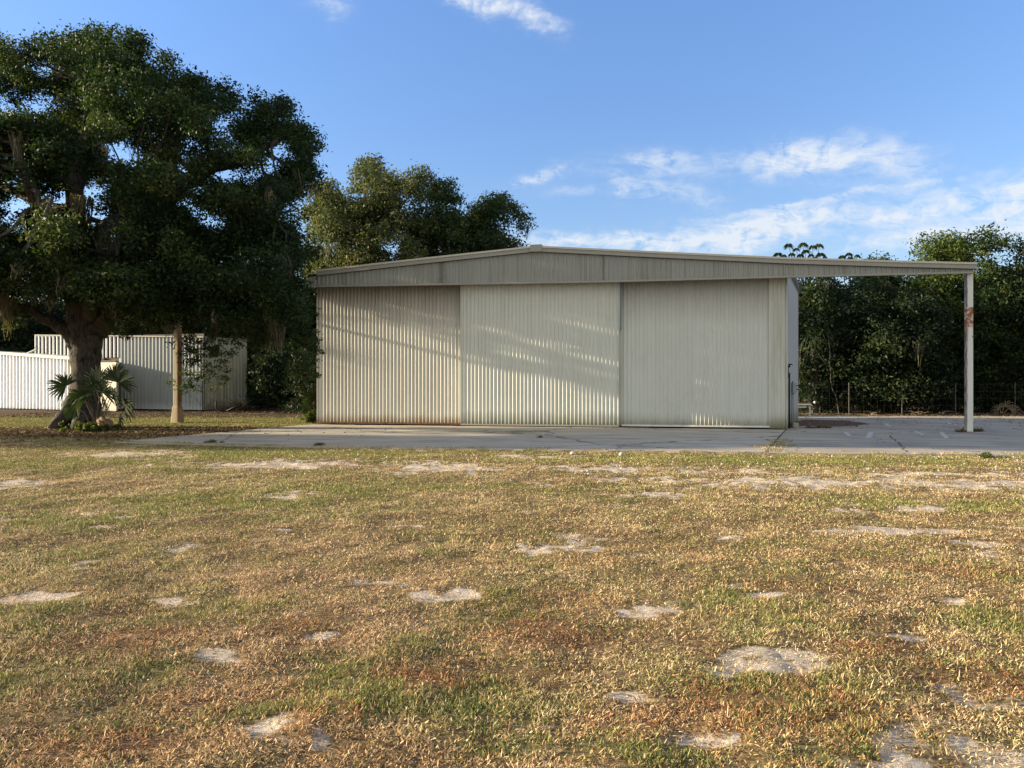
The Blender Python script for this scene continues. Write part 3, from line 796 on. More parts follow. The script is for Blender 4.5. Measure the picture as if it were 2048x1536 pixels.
# electrical enclosure standing against the splayed side wall
eb = empty('electrical_box', (9.10, 24.85, 0.0), 0.0, label='grey electrical box with conduit on the hangar side wall', cat='electrical box')
b = MB(); b.box(-.055, .055, -.10, .10, 1.13, 1.46); enc = b.build('enclosure', M['box'], eb, bevel=.008)
b = MB(); b.tube([(-.03, 0, 1.46), (-.03, 0, 1.50)], .02, 8); b.build('conduit_hub', M['dark'], enc)
for cpts in ([(-.015, -.02, 1.13), (-.012, -.02, .6), (0, -.02, .10)], [(-.05, .03, 1.13), (-.05, .03, .10)]):
    b = MB(); b.tube(cpts, .021, 8); b.build('conduit', M['box'], eb, smooth=True)
for z in (1.36, 1.245):
    b = MB(); b.tube([(.055, -.03, z), (.11, -.03, z)], .013, 8); b.box(.085, .135, -.06, 0.0, z - .012, z + .022); b.build('switch_lever', M['dark'], eb)
b = MB(); b.box(-.07, .12, -.14, .14, .005, .175); b.build('concrete_footing', M['block'], eb, bevel=.02)
dp = empty('downpipe', (8.80, 24.40, 0), label='thin dark broken pipe up the hangar corner with a hooked top', cat='pipe')
b = MB(); b.tube([(0, 0, .01), (0, 0, 1.78)], .028, 8); b.build('pipe', M['dark'], dp, smooth=True)
b = MB(); b.tube([(-.01, 0, 1.95), (.005, 0, 2.06), (.05, -.02, 2.05), (.10, -.03, 2.02)], [.035, .03, .02, .008], 8); b.build('hook', M['dark'], dp, smooth=True)
b = MB(); b.tube([(-.02, .03, 1.6), (-.02, .03, 2.02)], .012, 6); b.build('bracket', M['dark'], dp)

# ------------------------------------------------------------------ sheds on the left
def plane_ang(p0, p1): return math.atan2(p1[1] - p0[1], p1[0] - p0[0])
A0 = ((0 - 1024) / F * 40.5, 40.5); A1 = ((231 - 1024) / F * 37.0, 37.0)
ang = plane_ang(A0, A1)
LX = 14.0
org = (A1[0] - math.cos(ang) * LX, A1[1] - math.sin(ang) * LX)
fs = empty('low_shed', (org[0], org[1], 0), ang, label='low white ribbed metal shed partly behind the oak trunk', cat='shed')
def lx_of(px): # local x on front plane
    k = (px - 1024) / F
    return (k * org[1] - org[0]) / (math.cos(ang) - k * math.sin(ang))
def ztop_px(px, py): u = lx_of(px); return EYE + (HZ - py) / F * (org[1] + math.sin(ang) * u)
u137 = lx_of(140)
zl0, zl1 = ztop_px(0, 709), ztop_px(137, 719)
sl = (zl1 - zl0) / (lx_of(137) - lx_of(0))
zt = lambda x: zl1 + (x - lx_of(137)) * sl
b = MB(); ribs(b, 0, u137, .26, .065, K(.03), lambda x: zt(x), 0, (0, .50, .62, .84, .96)); b.build('front_wall', M['shedfront'], fs)
b = MB(); b.prism([(0, -.06, zt(0)), (u137 + .06, -.06, zt(u137)), (u137 + .06, 2.2, zt(u137)), (0, 2.2, zt(0))],
                  [(0, -.06, zt(0) + .14), (u137 + .06, -.06, zt(u137) + .14), (u137 + .06, 2.2, zt(u137) + .14), (0, 2.2, zt(0) + .14)])
b.build('roof_trim', M['trimlight'], fs)
zr2 = ztop_px(225, 722)
b = MB(); b.box(u137 + .005, LX, 0.0, .08, .03, zr2 - .03); b.build('end_panel', M['beige'], fs)
ex, ey = Vector(((237 - 1024) / F * 39.45 - org[0], 39.45 - org[1])).dot(Vector((math.cos(ang), math.sin(ang)))), Vector(((237 - 1024) / F * 39.45 - org[0], 39.45 - org[1])).dot(Vector((-math.sin(ang), math.cos(ang))))
ring = [(u137 + .061, -.05), (LX + .06, -.05), (ex + .04, ey), (u137 + .061, ey)]
b = MB(); b.prism([(x, y, zr2 - .03) for x, y in ring], [(x, y, zr2 + .03) for x, y in ring]); b.build('end_roof', M['brownwall'], fs)
ring = [(LX + .002, 0), (LX + .05, 0), (ex + .03, ey), (ex - .03, ey)]
b = MB(); b.prism([(x, y, .03) for x, y in ring], [(x, y, zr2 - .031) for x, y in ring]); b.build('end_wall', M['beige'], fs)
# tall shed
B0 = ((239 - 1024) / F * 39.6, 39.6); B1 = ((407 - 1024) / F * 37.9, 37.9)
angb = plane_ang(B0, B1)
kk = (70 - 1024) / F
tt = (kk * B0[1] - B0[0]) / (math.cos(angb) - kk * math.sin(angb))
orgb = (B0[0] + math.cos(angb) * tt, B0[1] + math.sin(angb) * tt)
ts_ = empty('tall_shed', (orgb[0], orgb[1], 0), angb, label='tall galvanised ribbed shed with mossy end wall, behind the wooden pole', cat='shed')
def lxb(px): k = (px - 1024) / F; return (k * orgb[1] - orgb[0]) / (math.cos(angb) - k * math.sin(angb))
def zb_(px, py): u = lxb(px); return EYE + (HZ - py) / F * (orgb[1] + math.sin(angb) * u)
z0_, z1_ = zb_(70, 671), zb_(407, 675)
WB = lxb(407); ztb2 = lambda x: z0_ + (z1_ - z0_) * x / WB
us = lxb(237)
b = MB(); ribs(b, 0.05, us, .26, .055, K(zb_(140, 716)), lambda x: ztb2(x), 0, (0, .50, .62, .84, .96)); b.build('upper_wall', M['mossband'], ts_).location = (0, 0, 0)
b = MB(); ribs(b, us, WB, .225, .035, K(.05), lambda x: ztb2(x), 0, (0, .66, .76, .88, .98)); b.build('front_wall', M['shed'], ts_)
b = MB(); b.prism([(0, -.03, ztb2(0)), (WB, -.03, ztb2(WB)), (WB, 4, ztb2(WB)), (0, 4, ztb2(0))], [(0, -.03, ztb2(0) + .05), (WB, -.03, ztb2(WB) + .05), (WB, 4, ztb2(WB) + .05), (0, 4, ztb2(0) + .05)])
b.build('roof', M['trim'], ts_)
b = MB(); b.box(0, .05, -.02, 4, 1.6, ztb2(0)); b.build('corner_post', M['shedfront'], ts_)
# end wall recedes to the right
Dq = dist_ground(818.5) * .985; Q = ((495 - 1024) / F * 40.4, 40.4)
B1w = (orgb[0] + math.cos(angb) * WB, orgb[1] + math.sin(angb) * WB)
ange = plane_ang(B1w, Q); le = math.hypot(Q[0] - B1w[0], Q[1] - B1w[1])
b = MB(); ribs(b, 0, le, .21, .035, K(.05), lambda x: ztb2(WB) - .0 * x, 0, (0, .50, .62, .84, .96))
ew = b.build('end_wall', M['shedend'], ts_); ew.location = (WB, 0, 0); ew.rotation_euler = (0, 0, ange - angb)
b = MB(); b.box(-.0, le, .05, .1, .05, ztb2(WB) - .02); b.build('wall_frame', M['brownwall'], ew)
b = MB(); b.box(0, le + .05, -.03, .3, ztb2(WB) + .001, ztb2(WB) + .045); b.build('wall_cap', M['trim'], ew)
b = MB(); b.box(.05, WB - .02, .05, .1, .05, ztb2(0) - .1); b.build('wall_frame', M['brownwall'], ts_)
# white brace on the low shed's roof
p0, p1 = W(52, 708, 40.8), W(70, 700, 40.8)
b = MB(); b.tube([p0, p1], .05, 4); tag(b.build('roof_brace', M['trimlight']), 'short white slanted brace on the low shed roof', 'brace')

# pole
pp = W(355, 845, 27.9)
b = MB()
def sq(cx, hw, z, ch=.25):
    c_ = hw * ch
    return [(cx - hw + c_, -hw, z), (cx + hw - c_, -hw, z), (cx + hw, -hw + c_, z), (cx + hw, hw - c_, z), (cx + hw - c_, hw, z), (cx - hw + c_, hw, z), (cx - hw, hw - c_, z), (cx - hw, -hw + c_, z)]
rings = [sq(0, .18, -.05), sq(0, .14, .55), sq(0, .112, .62), sq(.0, .115, 1.6), sq(.012, .11, 3.2), sq(.018, .10, 3.75)]
for i in range(len(rings) - 1): b.prism(rings[i], rings[i + 1])
b.prism(sq(.05, .085, 3.70), sq(.05, .08, 4.25))
pole = b.build('pole', M['pole']); pole.location = (pp.x, 27.9, 0); pole.rotation_euler = (0, 0, R(-14))
tag(pole, 'square stained wooden pole with flared foot before the tall shed', 'pole')

# ------------------------------------------------------------------ foliage
def leaves_np(C, Rr, per, size, rg, flat=.75, out_center=None, tone=None, sprig_r=.22, aspect=.45, up=.35, shell=(.45, 1.05), dens=1.0):
    """C (n,3) lobe centres, Rr radii -> leaf quads gathered in sprigs"""
    ns = np.maximum(2, (per * (Rr ** 2) * dens)).astype(int)
    idx = np.repeat(np.arange(len(C)), ns)
    n = len(idx)
    dv = rg.normal(size=(n, 3)); dv[:, 2] += up * .6; dv /= np.linalg.norm(dv, axis=1)[:, None]
    rad = Rr[idx] * rg.uniform(shell[0], shell[1], n) ** .8
    sc_ = C[idx] + dv * rad[:, None] * np.array([1, 1, flat])
    k = 22
    m_ = n * k
    jj = np.repeat(np.arange(n), k)
    off = rg.normal(size=(m_, 3)) * sprig_r * np.array([1, 1, .6])
    P = sc_[jj] + off
    nd = rg.normal(size=(m_, 3)) + dv[jj] * .5; nd[:, 2] += .5
    nd /= np.linalg.norm(nd, axis=1)[:, None]
    t = rg.normal(size=(m_, 3)); t -= (t * nd).sum(1)[:, None] * nd; t /= np.linalg.norm(t, axis=1)[:, None]
    bt = np.cross(nd, t)
    L = size * rg.uniform(.6, 1.35, m_); w = L * aspect * rg.uniform(.75, 1.25, m_)
    v0 = P - t * (L / 2)[:, None]; v2 = P + t * (L / 2)[:, None]
    fold = nd * (w * .25)[:, None]
    v1 = P + bt * (w / 2)[:, None] + fold; v3 = P - bt * (w / 2)[:, None] + fold
    V_ = np.stack([v0, v1, v2, v3], 1).reshape(-1, 3)
    F_ = np.arange(m_ * 4).reshape(-1, 4)
    st = rg.rand(n) ** 1.3
    lobe_t = rg.rand(len(C))
    val = np.clip(.36 * st[jj] + .50 * lobe_t[idx][jj] ** 1.5 + .34 * rg.rand(m_) ** 1.8 - .07, 0, 1)
    return V_, F_, np.repeat(val, 4)

def lobes_in(poly, D0, dep, n, rpx, rg, gaps=(), inner=.55, fill=1.0):
    """sphere lobes filling an outline given in photograph pixels, at distance D0, half depth dep (metres)"""
    P = np.array(poly, float)
    x0, x1, y0, y1 = P[:, 0].min(), P[:, 0].max(), P[:, 1].min(), P[:, 1].max()
    out = []; tries = 0
    dmax = 1.0
    while len(out) < n and tries < n * 200:
        tries += 1
        x, y = rg.uniform(x0, x1), rg.uniform(y0, y1)
        r_ = rg.uniform(*rpx)
        xa, ya = np.array([x]), np.array([y])
        if not in_poly(xa, ya, poly)[0]: continue
        dd = seg_dist(xa, ya, poly)[0]
        if dd < r_ * .8: continue
        if any(math.hypot(x - gx, (y - gy)) < gr_ + r_ * .95 for gx, gy, gr_ in gaps): continue
        out.append((x, y, r_, dd)); dmax = max(dmax, dd)
    res = []
    for (x, y, r_, dd) in out:
        h = math.sqrt(max(0.0, 1 - (1 - min(1, dd / dmax)) ** 2))
        D = D0 + rg.uniform(-1, 1) * dep * max(.12, h)
        # keep the sight line: real size follows distance
        p = W(x, y, D); res.append((p.x, p.y, p.z, r_ / F * D))
    A_ = np.array(res)
    return A_[:, :3], A_[:, 3]

def wob_path(a, b_, rnd, n=5, sag=.0, w=.12):
    a = Vector(a); b_ = Vector(b_); L = (b_ - a).length; P = []
    for i in range(n + 1):
        t = i / n; p = a.lerp(b_, t)
        if 0 < i < n: p += Vector((rnd.uniform(-1, 1), rnd.uniform(-1, 1), rnd.uniform(-.6, .9))) * L * w * (1 - abs(2 * t - 1)) + Vector((0, 0, sag * math.sin(math.pi * t)))
        P.append(p)
    return P

def moss_np(anchors, rg, strands=26, length=1.0, spread=.25):
    Vs = []; T = []
    for (ax, ay, az_, ln_) in anchors:
        for s_ in range(strands):
            L = ln_ * rg.uniform(.35, 1.0); n = 5
            bx, by = ax + rg.normal() * spread, ay + rg.normal() * spread
            z = az_ + rg.uniform(-.05, .15); w = rg.uniform(.010, .026); a = rg.uniform(0, np.pi)
            px_, py_ = bx, by; prev = None; tv = rg.rand()
            for i in range(n + 1):
                t = i / n
                ww = w * (1 - .75 * t) * (1 + .5 * math.sin(t * 9 + s_))
                x_c = px_ + math.sin(t * 5 + s_) * .035 - (bx - ax) * t * .5; y_c = py_ + math.cos(t * 4 + s_) * .035 - (by - ay) * t * .5
                q0 = (x_c - math.cos(a) * ww, y_c - math.sin(a) * ww, z - L * t); q1 = (x_c + math.cos(a) * ww, y_c + math.sin(a) * ww, z - L * t)
                if prev: Vs += [prev[0], prev[1], q1, q0]; T += [tv] * 4
                prev = (q0, q1)
    return np.array(Vs), np.arange(len(Vs)).reshape(-1, 4), np.array(T)

# ---- the big oak
rg = np.random.RandomState(3); rnd = random.Random(3)
OD = 25.0
oak = empty('oak_tree', (W(168, 855, OD).x, OD, 0), label='massive dark oak with hanging moss and forked trunk beside the low shed', cat='tree')
ol = Vector(oak.location)
trunkmb = MB()
def TP(lst): return [W(px, py, D) - ol for px, py, D in lst]
def dense(pts, rad, sub=4, jit=.03, rn=rnd):
    P = []; Rd = []
    pts = [Vector(p) for p in pts]
    n = len(pts)
    for i in range(n - 1):
        p0 = pts[max(i - 1, 0)]; p1 = pts[i]; p2 = pts[i + 1]; p3 = pts[min(i + 2, n - 1)]
        for k in range(sub):
            t = k / sub
            q_ = .5 * ((2 * p1) + (p2 - p0) * t + (2 * p0 - 5 * p1 + 4 * p2 - p3) * t * t + (3 * p1 - p0 - 3 * p2 + p3) * t ** 3)
            P.append(q_ + Vector((rn.uniform(-1, 1), rn.uniform(-1, 1), rn.uniform(-1, 1))) * jit); Rd.append(rad[i] + (rad[i + 1] - rad[i]) * t)
    P.append(pts[-1]); Rd.append(rad[-1])
    return P, Rd
limbs = {
 'trunk': ([(168, 868, 25), (168, 840, 25), (170, 800, 25), (172, 750, 25), (172, 700, 25), (172, 655, 25), (168, 600, 25)], [.74, .56, .47, .45, .46, .52, .40]),
 'up': ([(160, 650, 25), (152, 560, 25), (148, 460, 24.6), (150, 380, 24.4), (165, 290, 24.2), (185, 200, 24.2), (200, 120, 24.4)], [.40, .36, .30, .25, .19, .12, .05]),
 'right': ([(190, 660, 25), (235, 570, 25), (290, 450, 25), (345, 385, 25), (410, 340, 24.6), (480, 320, 24.2), (560, 280, 24)], [.40, .35, .33, .29, .22, .15, .06]),
 'lowright': ([(195, 650, 25), (280, 590, 24), (380, 560, 23), (470, 540, 22), (580, 550, 21.3)], [.30, .24, .19, .14, .06]),
 'left': ([(158, 700, 25), (130, 660, 24.8), (80, 632, 24.5), (20, 608, 24), (-60, 590, 23.5), (-180, 560, 23)], [.22, .20, .17, .15, .12, .06]),
 'lefthigh': ([(150, 420, 24.7), (95, 415, 25), (30, 385, 25.5), (-60, 340, 26)], [.22, .17, .13, .06]),
 'back': ([(170, 600, 25.1), (185, 500, 25.3), (235, 440, 27), (320, 400, 29), (420, 350, 31)], [.34, .30, .24, .17, .06]),
 'front': ([(175, 640, 24.8), (200, 560, 23.2), (240, 480, 22.2), (290, 400, 21.6)], [.26, .2, .13, .05]),
 'frontleft': ([(165, 620, 24.8), (120, 520, 22.5), (60, 380, 20.8), (20, 260, 20)], [.28, .22, .15, .06]),
 'rightup': ([(345, 385, 25), (350, 300, 25.5), (380, 220, 25.5), (400, 170, 25.5)], [.20, .15, .10, .04]),
 'root': ([(160, 790, 24.9), (140, 822, 24.6), (120, 842, 24.3), (95, 856, 24.0)], [.30, .27, .22, .10]),
 'root2': ([(175, 800, 24.9), (195, 835, 24.5), (215, 856, 24.1)], [.25, .2, .1]),
 'root3': ([(165, 810, 24.9), (160, 845, 24.2), (150, 862, 23.8)], [.3, .24, .1]),
}
nodes = []
for nm, (pl, rd_) in limbs.items():
    P, Rd = dense(TP(pl), rd_, 4, .02 if nm == 'trunk' else .045)
    trunkmb.tube(P, Rd, 16 if max(rd_) > .25 else 10, .09, rnd)
    if nm not in ('trunk', 'root', 'root2', 'root3'): nodes += [(p + ol, r_) for p, r_ in zip(P, Rd)]
oak_poly = [(-300, 200), (-200, 120), (-100, 90), (-20, 70), (30, 55), (60, 62), (100, 66), (140, 48), (165, 44), (250, 50), (300, 58), (328, 78), (350, 98), (360, 150), (385, 130),
            (410, 143), (430, 170), (455, 160), (480, 180), (510, 172), (560, 176), (578, 200), (605, 225), (640, 258), (650, 285), (634, 310), (648, 345), (636, 380),
            (612, 400), (604, 420), (618, 445), (630, 480), (638, 520), (634, 560), (632, 610), (600, 625), (540, 632), (470, 625), (400, 640), (370, 622), (300, 640), (225, 640),
            (150, 610), (80, 600), (0, 612), (-120, 640), (-260, 620), (-360, 480)]
gaps = [(251, 300, 13), (182, 376, 10), (20, 390, 8), (547, 312, 8), (456, 352, 10), (412, 441, 10), (18, 425, 8), (40, 470, 8), (370, 352, 8), (12, 218, 6), (110, 402, 6), (200, 440, 5), (90, 205, 6)]
C1, R1 = lobes_in(oak_poly, OD, 6.0, 320, (20, 44), rg, gaps)
C2, R2 = lobes_in([(-300, 330), (200, 300), (600, 430), (634, 480), (634, 620), (380, 632), (225, 640), (0, 612), (-300, 630)], OD, 6.5, 95, (26, 50), rg, gaps)
C3, R3 = lobes_in(oak_poly, OD, 5.0, 230, (10, 20), rg, gaps)
C4, R4 = lobes_in([(-300, 300), (0, 180), (200, 120), (340, 180), (560, 230), (600, 380), (600, 600), (300, 610), (0, 590), (-300, 600)], 20.5, 1.0, 90, (20, 38), rg, gaps)
C5, R5 = lobes_in([(20, 590), (300, 560), (625, 560), (632, 640), (590, 660), (520, 650), (450, 655), (400, 650), (340, 655), (235, 662), (215, 600), (120, 600), (60, 620)], 22.0, 1.1, 90, (12, 24), rg)
ex_ = [(335, 125, 20), (345, 160, 18), (352, 195, 22), (325, 205, 26), (305, 165, 24), (375, 172, 20), (395, 165, 16), (365, 235, 24), (600, 330, 22), (612, 300, 22), (620, 362, 16), (596, 385, 20), (590, 262, 24), (570, 225, 22),
       (400, 340, 22), (440, 318, 20), (350, 382, 22), (480, 322, 22), (520, 300, 20), (20, 300, 24), (70, 345, 22), (40, 385, 14), (5, 345, 20), (110, 330, 24), (80, 440, 24), (150, 470, 24), (120, 520, 30), (40, 500, 28), (300, 300, 24), (270, 250, 24), (285, 345, 14)]
C6 = np.array([tuple(W(px + rnd.uniform(-6, 6), py + rnd.uniform(-6, 6), D_)) for px, py, _r in ex_ for D_ in (22.8, 25.4)]); R6 = np.array([r_ / F * 24 for _a, _b, r_ in ex_ for _ in (0, 1)])
OC = np.concatenate([C1, C2, C3, C4, C5, C6]); OR = np.concatenate([R1, R2, R3, R4, R5, R6])
# the low boughs grow on the near side: the late sun passes beneath the crown on the hangar side
for i in range(len(OC)):
    x, y, z = OC[i]
    tA = -math.tan(SUN_A)
    Xd = (26.5 - .1695 * 6.74 - y - tA * x) / (.1695 - tA)          # where the sun line through this bough meets the doors
    sp_ = OR[i] * 1.15 / (.1695 - tA)
    Xc = min(max(Xd, -6.7), 3.4)
    lim = float(np.interp(Xc, [-6.7, -1.7, 1.2, 3.6, 6], [3.65, 2.15, 1.5, .55, -1.0])) + (Xc - x) * math.tan(SUN_EL)
    if Xd + sp_ > -6.7 and Xd - sp_ < 2.6 and z - OR[i] * 1.0 - .15 < lim:
        ny_ = rg.uniform(19.6, 23.2); k_ = ny_ / y
        OC[i] = (x * k_, ny_, EYE + (z - EYE) * k_); OR[i] *= k_
olv = np.array(ol)
Vv, Ff, tn = leaves_np(OC - olv, OR, 165, .112, rg, .85, sprig_r=.16, shell=(.3, 1.18))
# chinks between the twigs through which the low sun dapples the doors
cen = Vv.reshape(-1, 4, 3).mean(1) + olv; hole = np.zeros(len(cen), bool); ts_v = np.array(to_sun)
for _ in range(44):
    U = rg.uniform(0.3, 12.6) if _ % 3 else rg.uniform(5.0, 11.5)
    zmin = np.interp(U, [0, 5, 8, 10.5, 13], [3.6, 2.2, 1.5, .5, .2])
    p2 = loc2w(U, 0); P0 = np.array([p2[0], p2[1], rg.uniform(zmin, 4.5)])
    rel = cen - P0; al = rel @ ts_v; pr = rel - al[:, None] * ts_v
    hole |= (np.hypot(pr[:, 1] / rg.uniform(.7, 1.5), pr[:, 2]) < rg.uniform(.04, .10)) & (al > 0)
V4 = Vv.reshape(-1, 4, 3)[~hole].reshape(-1, 3); tn4 = tn.reshape(-1, 4)[~hole].reshape(-1)
np_mesh('crown', V4, np.arange(len(V4)).reshape(-1, 4), M['oakleaf'], oak, {'rnd': tn4})
# hanging sprays that reach below the crown, before the shed and beside the hangar
sp_c = []; sp_r = []
for (pl, rr_) in (([(372, 640), (378, 665), (392, 690), (410, 700), (385, 720), (430, 712), (395, 745), (372, 760), (405, 762), (440, 745), (455, 690), (430, 660), (470, 668), (378, 700)], 10),
                  ([(240, 650), (215, 655), (262, 662), (300, 650), (330, 652)], 10),
                  ([(500, 655), (520, 670), (545, 690), (470, 650), (530, 640), (560, 655), (520, 700)], 14),
                  ([(615, 640), (620, 665), (612, 690), (605, 700), (618, 715), (600, 740), (590, 755), (608, 745), (625, 690), (600, 650)], 8),
                  ([(20, 640), (-30, 650), (60, 615)], 10)):
    for (px, py) in pl:
        for _ in range(7):
            p = W(px + rnd.gauss(0, 13), py + rnd.gauss(0, 13), 23.4 + rnd.uniform(-.6, .6)); sp_c.append(tuple(p - ol)); sp_r.append(rr_ * rnd.uniform(.35, .75) / F * 25)
Vv, Ff, tn = leaves_np(np.array(sp_c), np.array(sp_r), 110, .085, rg, .8, sprig_r=.075, shell=(.2, 1.0))
np_mesh('hanging_spray', Vv, Ff, M['oakleaf'], oak, {'rnd': np.clip(tn + .12, 0, 1)})
# branches from the limbs to the lobes
pick = rg.choice(len(OC), 150, replace=False)
for i in pick:
    c_ = Vector(OC[i]); best = min(nodes, key=lambda n_: (n_[0] - c_).length + (0.8 if n_[0].z > c_.z else 0))
    P = wob_path(best[0] - ol, c_ - ol, rnd, 5, .1)
    r0 = min(best[1] * .5, .10)
    trunkmb.tube(P, [r0 * (1 - .8 * k / 5) + .008 for k in range(6)], 6)
for (x0, y0, x1, y1) in ((372, 622, 385, 755), (385, 700, 450, 690), (600, 610, 618, 690), (618, 690, 590, 755), (240, 620, 225, 655), (520, 620, 540, 690), (560, 610, 625, 640)):
    a = W(x0, y0, 23.4) - ol; b_ = W(x1, y1, 23.4) - ol
    trunkmb.tube(wob_path(a, b_, rnd, 6, 0, .06), [.025 - .003 * k for k in range(7)], 5)
trunk = trunkmb.build('trunk', M['bark'], oak, smooth=True)
# moss
anch = []
for (px, py, ln_, k) in ((158, 395, 1.5, 3), (165, 400, 1.3, 2), (202, 470, 1.1, 2), (210, 480, .9, 1), (545, 625, 1.3, 3), (560, 640, 1.1, 2), (552, 610, 1.0, 2), (205, 575, .9, 2), (60, 560, .8, 1), (15, 605, 1.2, 2), (240, 600, .8, 2),
                     (470, 600, .7, 2), (430, 640, .7, 1), (500, 640, .8, 1), (195, 290, .9, 1), (205, 300, 1.0, 1), (330, 560, .5, 2), (100, 590, .6, 1), (590, 600, .7, 1), (38, 230, .5, 1), (10, 590, .9, 1), (280, 610, .7, 1)):
    for _ in range(k):
        p = W(px + rnd.uniform(-7, 7), py, 22.6 + rnd.uniform(-.8, .8)) if py > 300 and px not in (545, 560, 552) else W(px + rnd.uniform(-8, 8), py, 23.0 + rnd.uniform(-.6, .6))
        anch.append((p.x - ol.x, p.y - ol.y, p.z, ln_))
for i in rg.choice(len(OC), 60, replace=False):
    anch.append((OC[i][0] - ol.x, OC[i][1] - ol.y, OC[i][2] - OR[i] * .5, rnd.uniform(.4, .9)))
Vv, Ff, tn = moss_np(anch, rg, 24, 1, .11)
np_mesh('moss', Vv, Ff, M['moss'], oak, {'rnd': tn})

# ---- generic tree with its own outline
def tree(name, label, cat, poly, D0, dep, n, rpx, mat, seed, base_px=None, per=26, size=.16, gaps=(), moss=0, group=None, sprig=.22, trunk_r=.22, branches=26, shift=0.0, up=.35):
    rg = np.random.RandomState(seed); rn = random.Random(seed)
    P = np.array(poly); cx = P[:, 0].mean() if base_px is None else base_px
    bx = (cx - 1024) / F * D0
    root = empty(name, (bx, D0, 0), label=label, cat=cat, group=group)
    rl = Vector(root.location); rla = np.array(rl)
    C, Rr = lobes_in(poly, D0, dep, n, rpx, rg, gaps)
    C[:, 2] = np.maximum(C[:, 2], Rr * .5)
    Vv, Ff, tn = leaves_np(C - rla, Rr, per, size, rg, .85, sprig_r=sprig, up=up)
    np_mesh('crown', Vv, Ff, mat, root, {'rnd': np.clip(tn + shift, 0, 1)})
    tb = MB()
    top = np.percentile(C[:, 2], 75); cxm = C[:, 0].mean() - rl.x
    main = [Vector((0, 0, -.1)), Vector((rn.uniform(-.1, .1), 0, top * .25)), Vector((cxm * .4 + rn.uniform(-.3, .3), rn.uniform(-.3, .3), top * .55)), Vector((cxm + rn.uniform(-.3, .3), 0, top * .95))]
    Pm, Rm = dense(main, [trunk_r * 1.4, trunk_r, trunk_r * .75, trunk_r * .2], 4, .04, rn)
    tb.tube(Pm, Rm, 10, .08, rn)
    for i in rg.choice(len(C), min(branches, len(C)), replace=False):
        c_ = Vector(C[i] - rla)
        cand = [(p, r_) for p, r_ in zip(Pm, Rm) if p.z < c_.z + .5 and p.z > .8] or [(Pm[len(Pm) // 2], Rm[len(Pm) // 2])]
        b0 = min(cand, key=lambda n_: (n_[0] - c_).length)
        tb.tube(wob_path(b0[0], c_, rn, 5, .15), [min(b0[1] * .6, .10) * (1 - .8 * k / 5) + .01 for k in range(6)], 6)
    tb.build('trunk', M['bark2'], root, smooth=True)
    if moss:
        an = []
        for i in rg.choice(len(C), min(moss, len(C)), replace=False): an.append((C[i][0] - rl.x, C[i][1] - rl.y - Rr[i] * .5, C[i][2] - Rr[i] * .2, rn.uniform(.6, 1.5)))
        Vv, Ff, tn = moss_np(an, rg, 16, 1, .14)
        np_mesh('moss', Vv, Ff, M['moss'], root, {'rnd': tn})
    return root
GB = 'trees rising behind the hangar roof'
tree('broad_tree', 'tall olive green tree with sunlit mossy crown behind the hangar roof, next to the oak', 'tree',
     [(585, 560), (600, 440), (625, 370), (650, 330), (690, 345), (715, 318), (750, 308), (785, 320), (800, 345), (832, 318), (862, 335), (872, 372), (862, 400), (868, 440), (860, 500), (850, 570), (700, 600)],
     40, 4.0, 190, (9, 34), M['oliveleaf'], 21, per=44, size=.17, moss=16, group=GB, gaps=[(610, 455, 7), (838, 432, 5), (815, 410, 4), (690, 385, 3)], branches=40, shift=-.06)
tree('broad_tree', 'slimmer grey green tree with open branches behind the hangar roof, middle one', 'tree',
     [(800, 560), (805, 440), (835, 400), (862, 370), (890, 352), (912, 355), (915, 385), (938, 390), (945, 430), (950, 500), (945, 560)],
     41, 3.0, 150, (8, 22), M['darkleaf'], 22, per=46, size=.17, moss=12, group=GB, gaps=[(925, 415, 4)], branches=40, shift=.12)
tree('broad_tree', 'darker tree with gappy rounded crown nearest the hangar ridge', 'tree',
     [(900, 560), (915, 440), (948, 400), (965, 380), (1000, 378), (1020, 398), (1050, 412), (1074, 440), (1062, 470), (1058, 520), (1000, 560)],
     42, 3.0, 150, (8, 22), M['darkleaf'], 23, per=46, size=.17, moss=12, group=GB, gaps=[(1030, 465, 6)], branches=40, shift=.08)
GR = 'trees along the wire fence right of the hangar'
specs = [
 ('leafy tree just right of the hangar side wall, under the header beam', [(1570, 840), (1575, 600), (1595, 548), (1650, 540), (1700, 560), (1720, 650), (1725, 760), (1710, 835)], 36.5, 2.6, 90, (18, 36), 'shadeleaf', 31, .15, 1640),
 ('bushy tree whose small top peeps over the header beam', [(1690, 800), (1690, 560), (1720, 510), (1755, 500), (1785, 502), (1800, 530), (1850, 560), (1860, 700), (1850, 800)], 39, 2.6, 150, (8, 32), 'darkleaf', 32, .0, 1770),
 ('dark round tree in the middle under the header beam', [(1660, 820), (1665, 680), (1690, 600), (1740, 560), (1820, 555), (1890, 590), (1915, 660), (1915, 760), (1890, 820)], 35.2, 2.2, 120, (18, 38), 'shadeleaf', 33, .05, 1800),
 ('bright vine covered tree with high round top above the header end', [(1800, 700), (1805, 560), (1820, 495), (1850, 462), (1890, 448), (1925, 462), (1945, 490), (1965, 520), (1985, 600), (1975, 700)], 38, 2.6, 160, (9, 28), 'vineleaf', 34, -.08, 1890),
 ('tall tree with brownish tip right behind the white post', [(1915, 830), (1920, 620), (1928, 505), (1948, 455), (1985, 445), (2010, 458), (2040, 480), (2055, 580), (2050, 700), (2040, 830)], 37, 2.6, 180, (9, 30), 'oakleaf', 35, .12, 1985),
 ('dark tall tree at the right edge of the view', [(2005, 830), (2005, 620), (2008, 500), (2035, 462), (2090, 450), (2160, 500), (2190, 620), (2190, 830)], 36, 2.6, 160, (10, 34), 'shadeleaf', 36, .15, 2090),
]
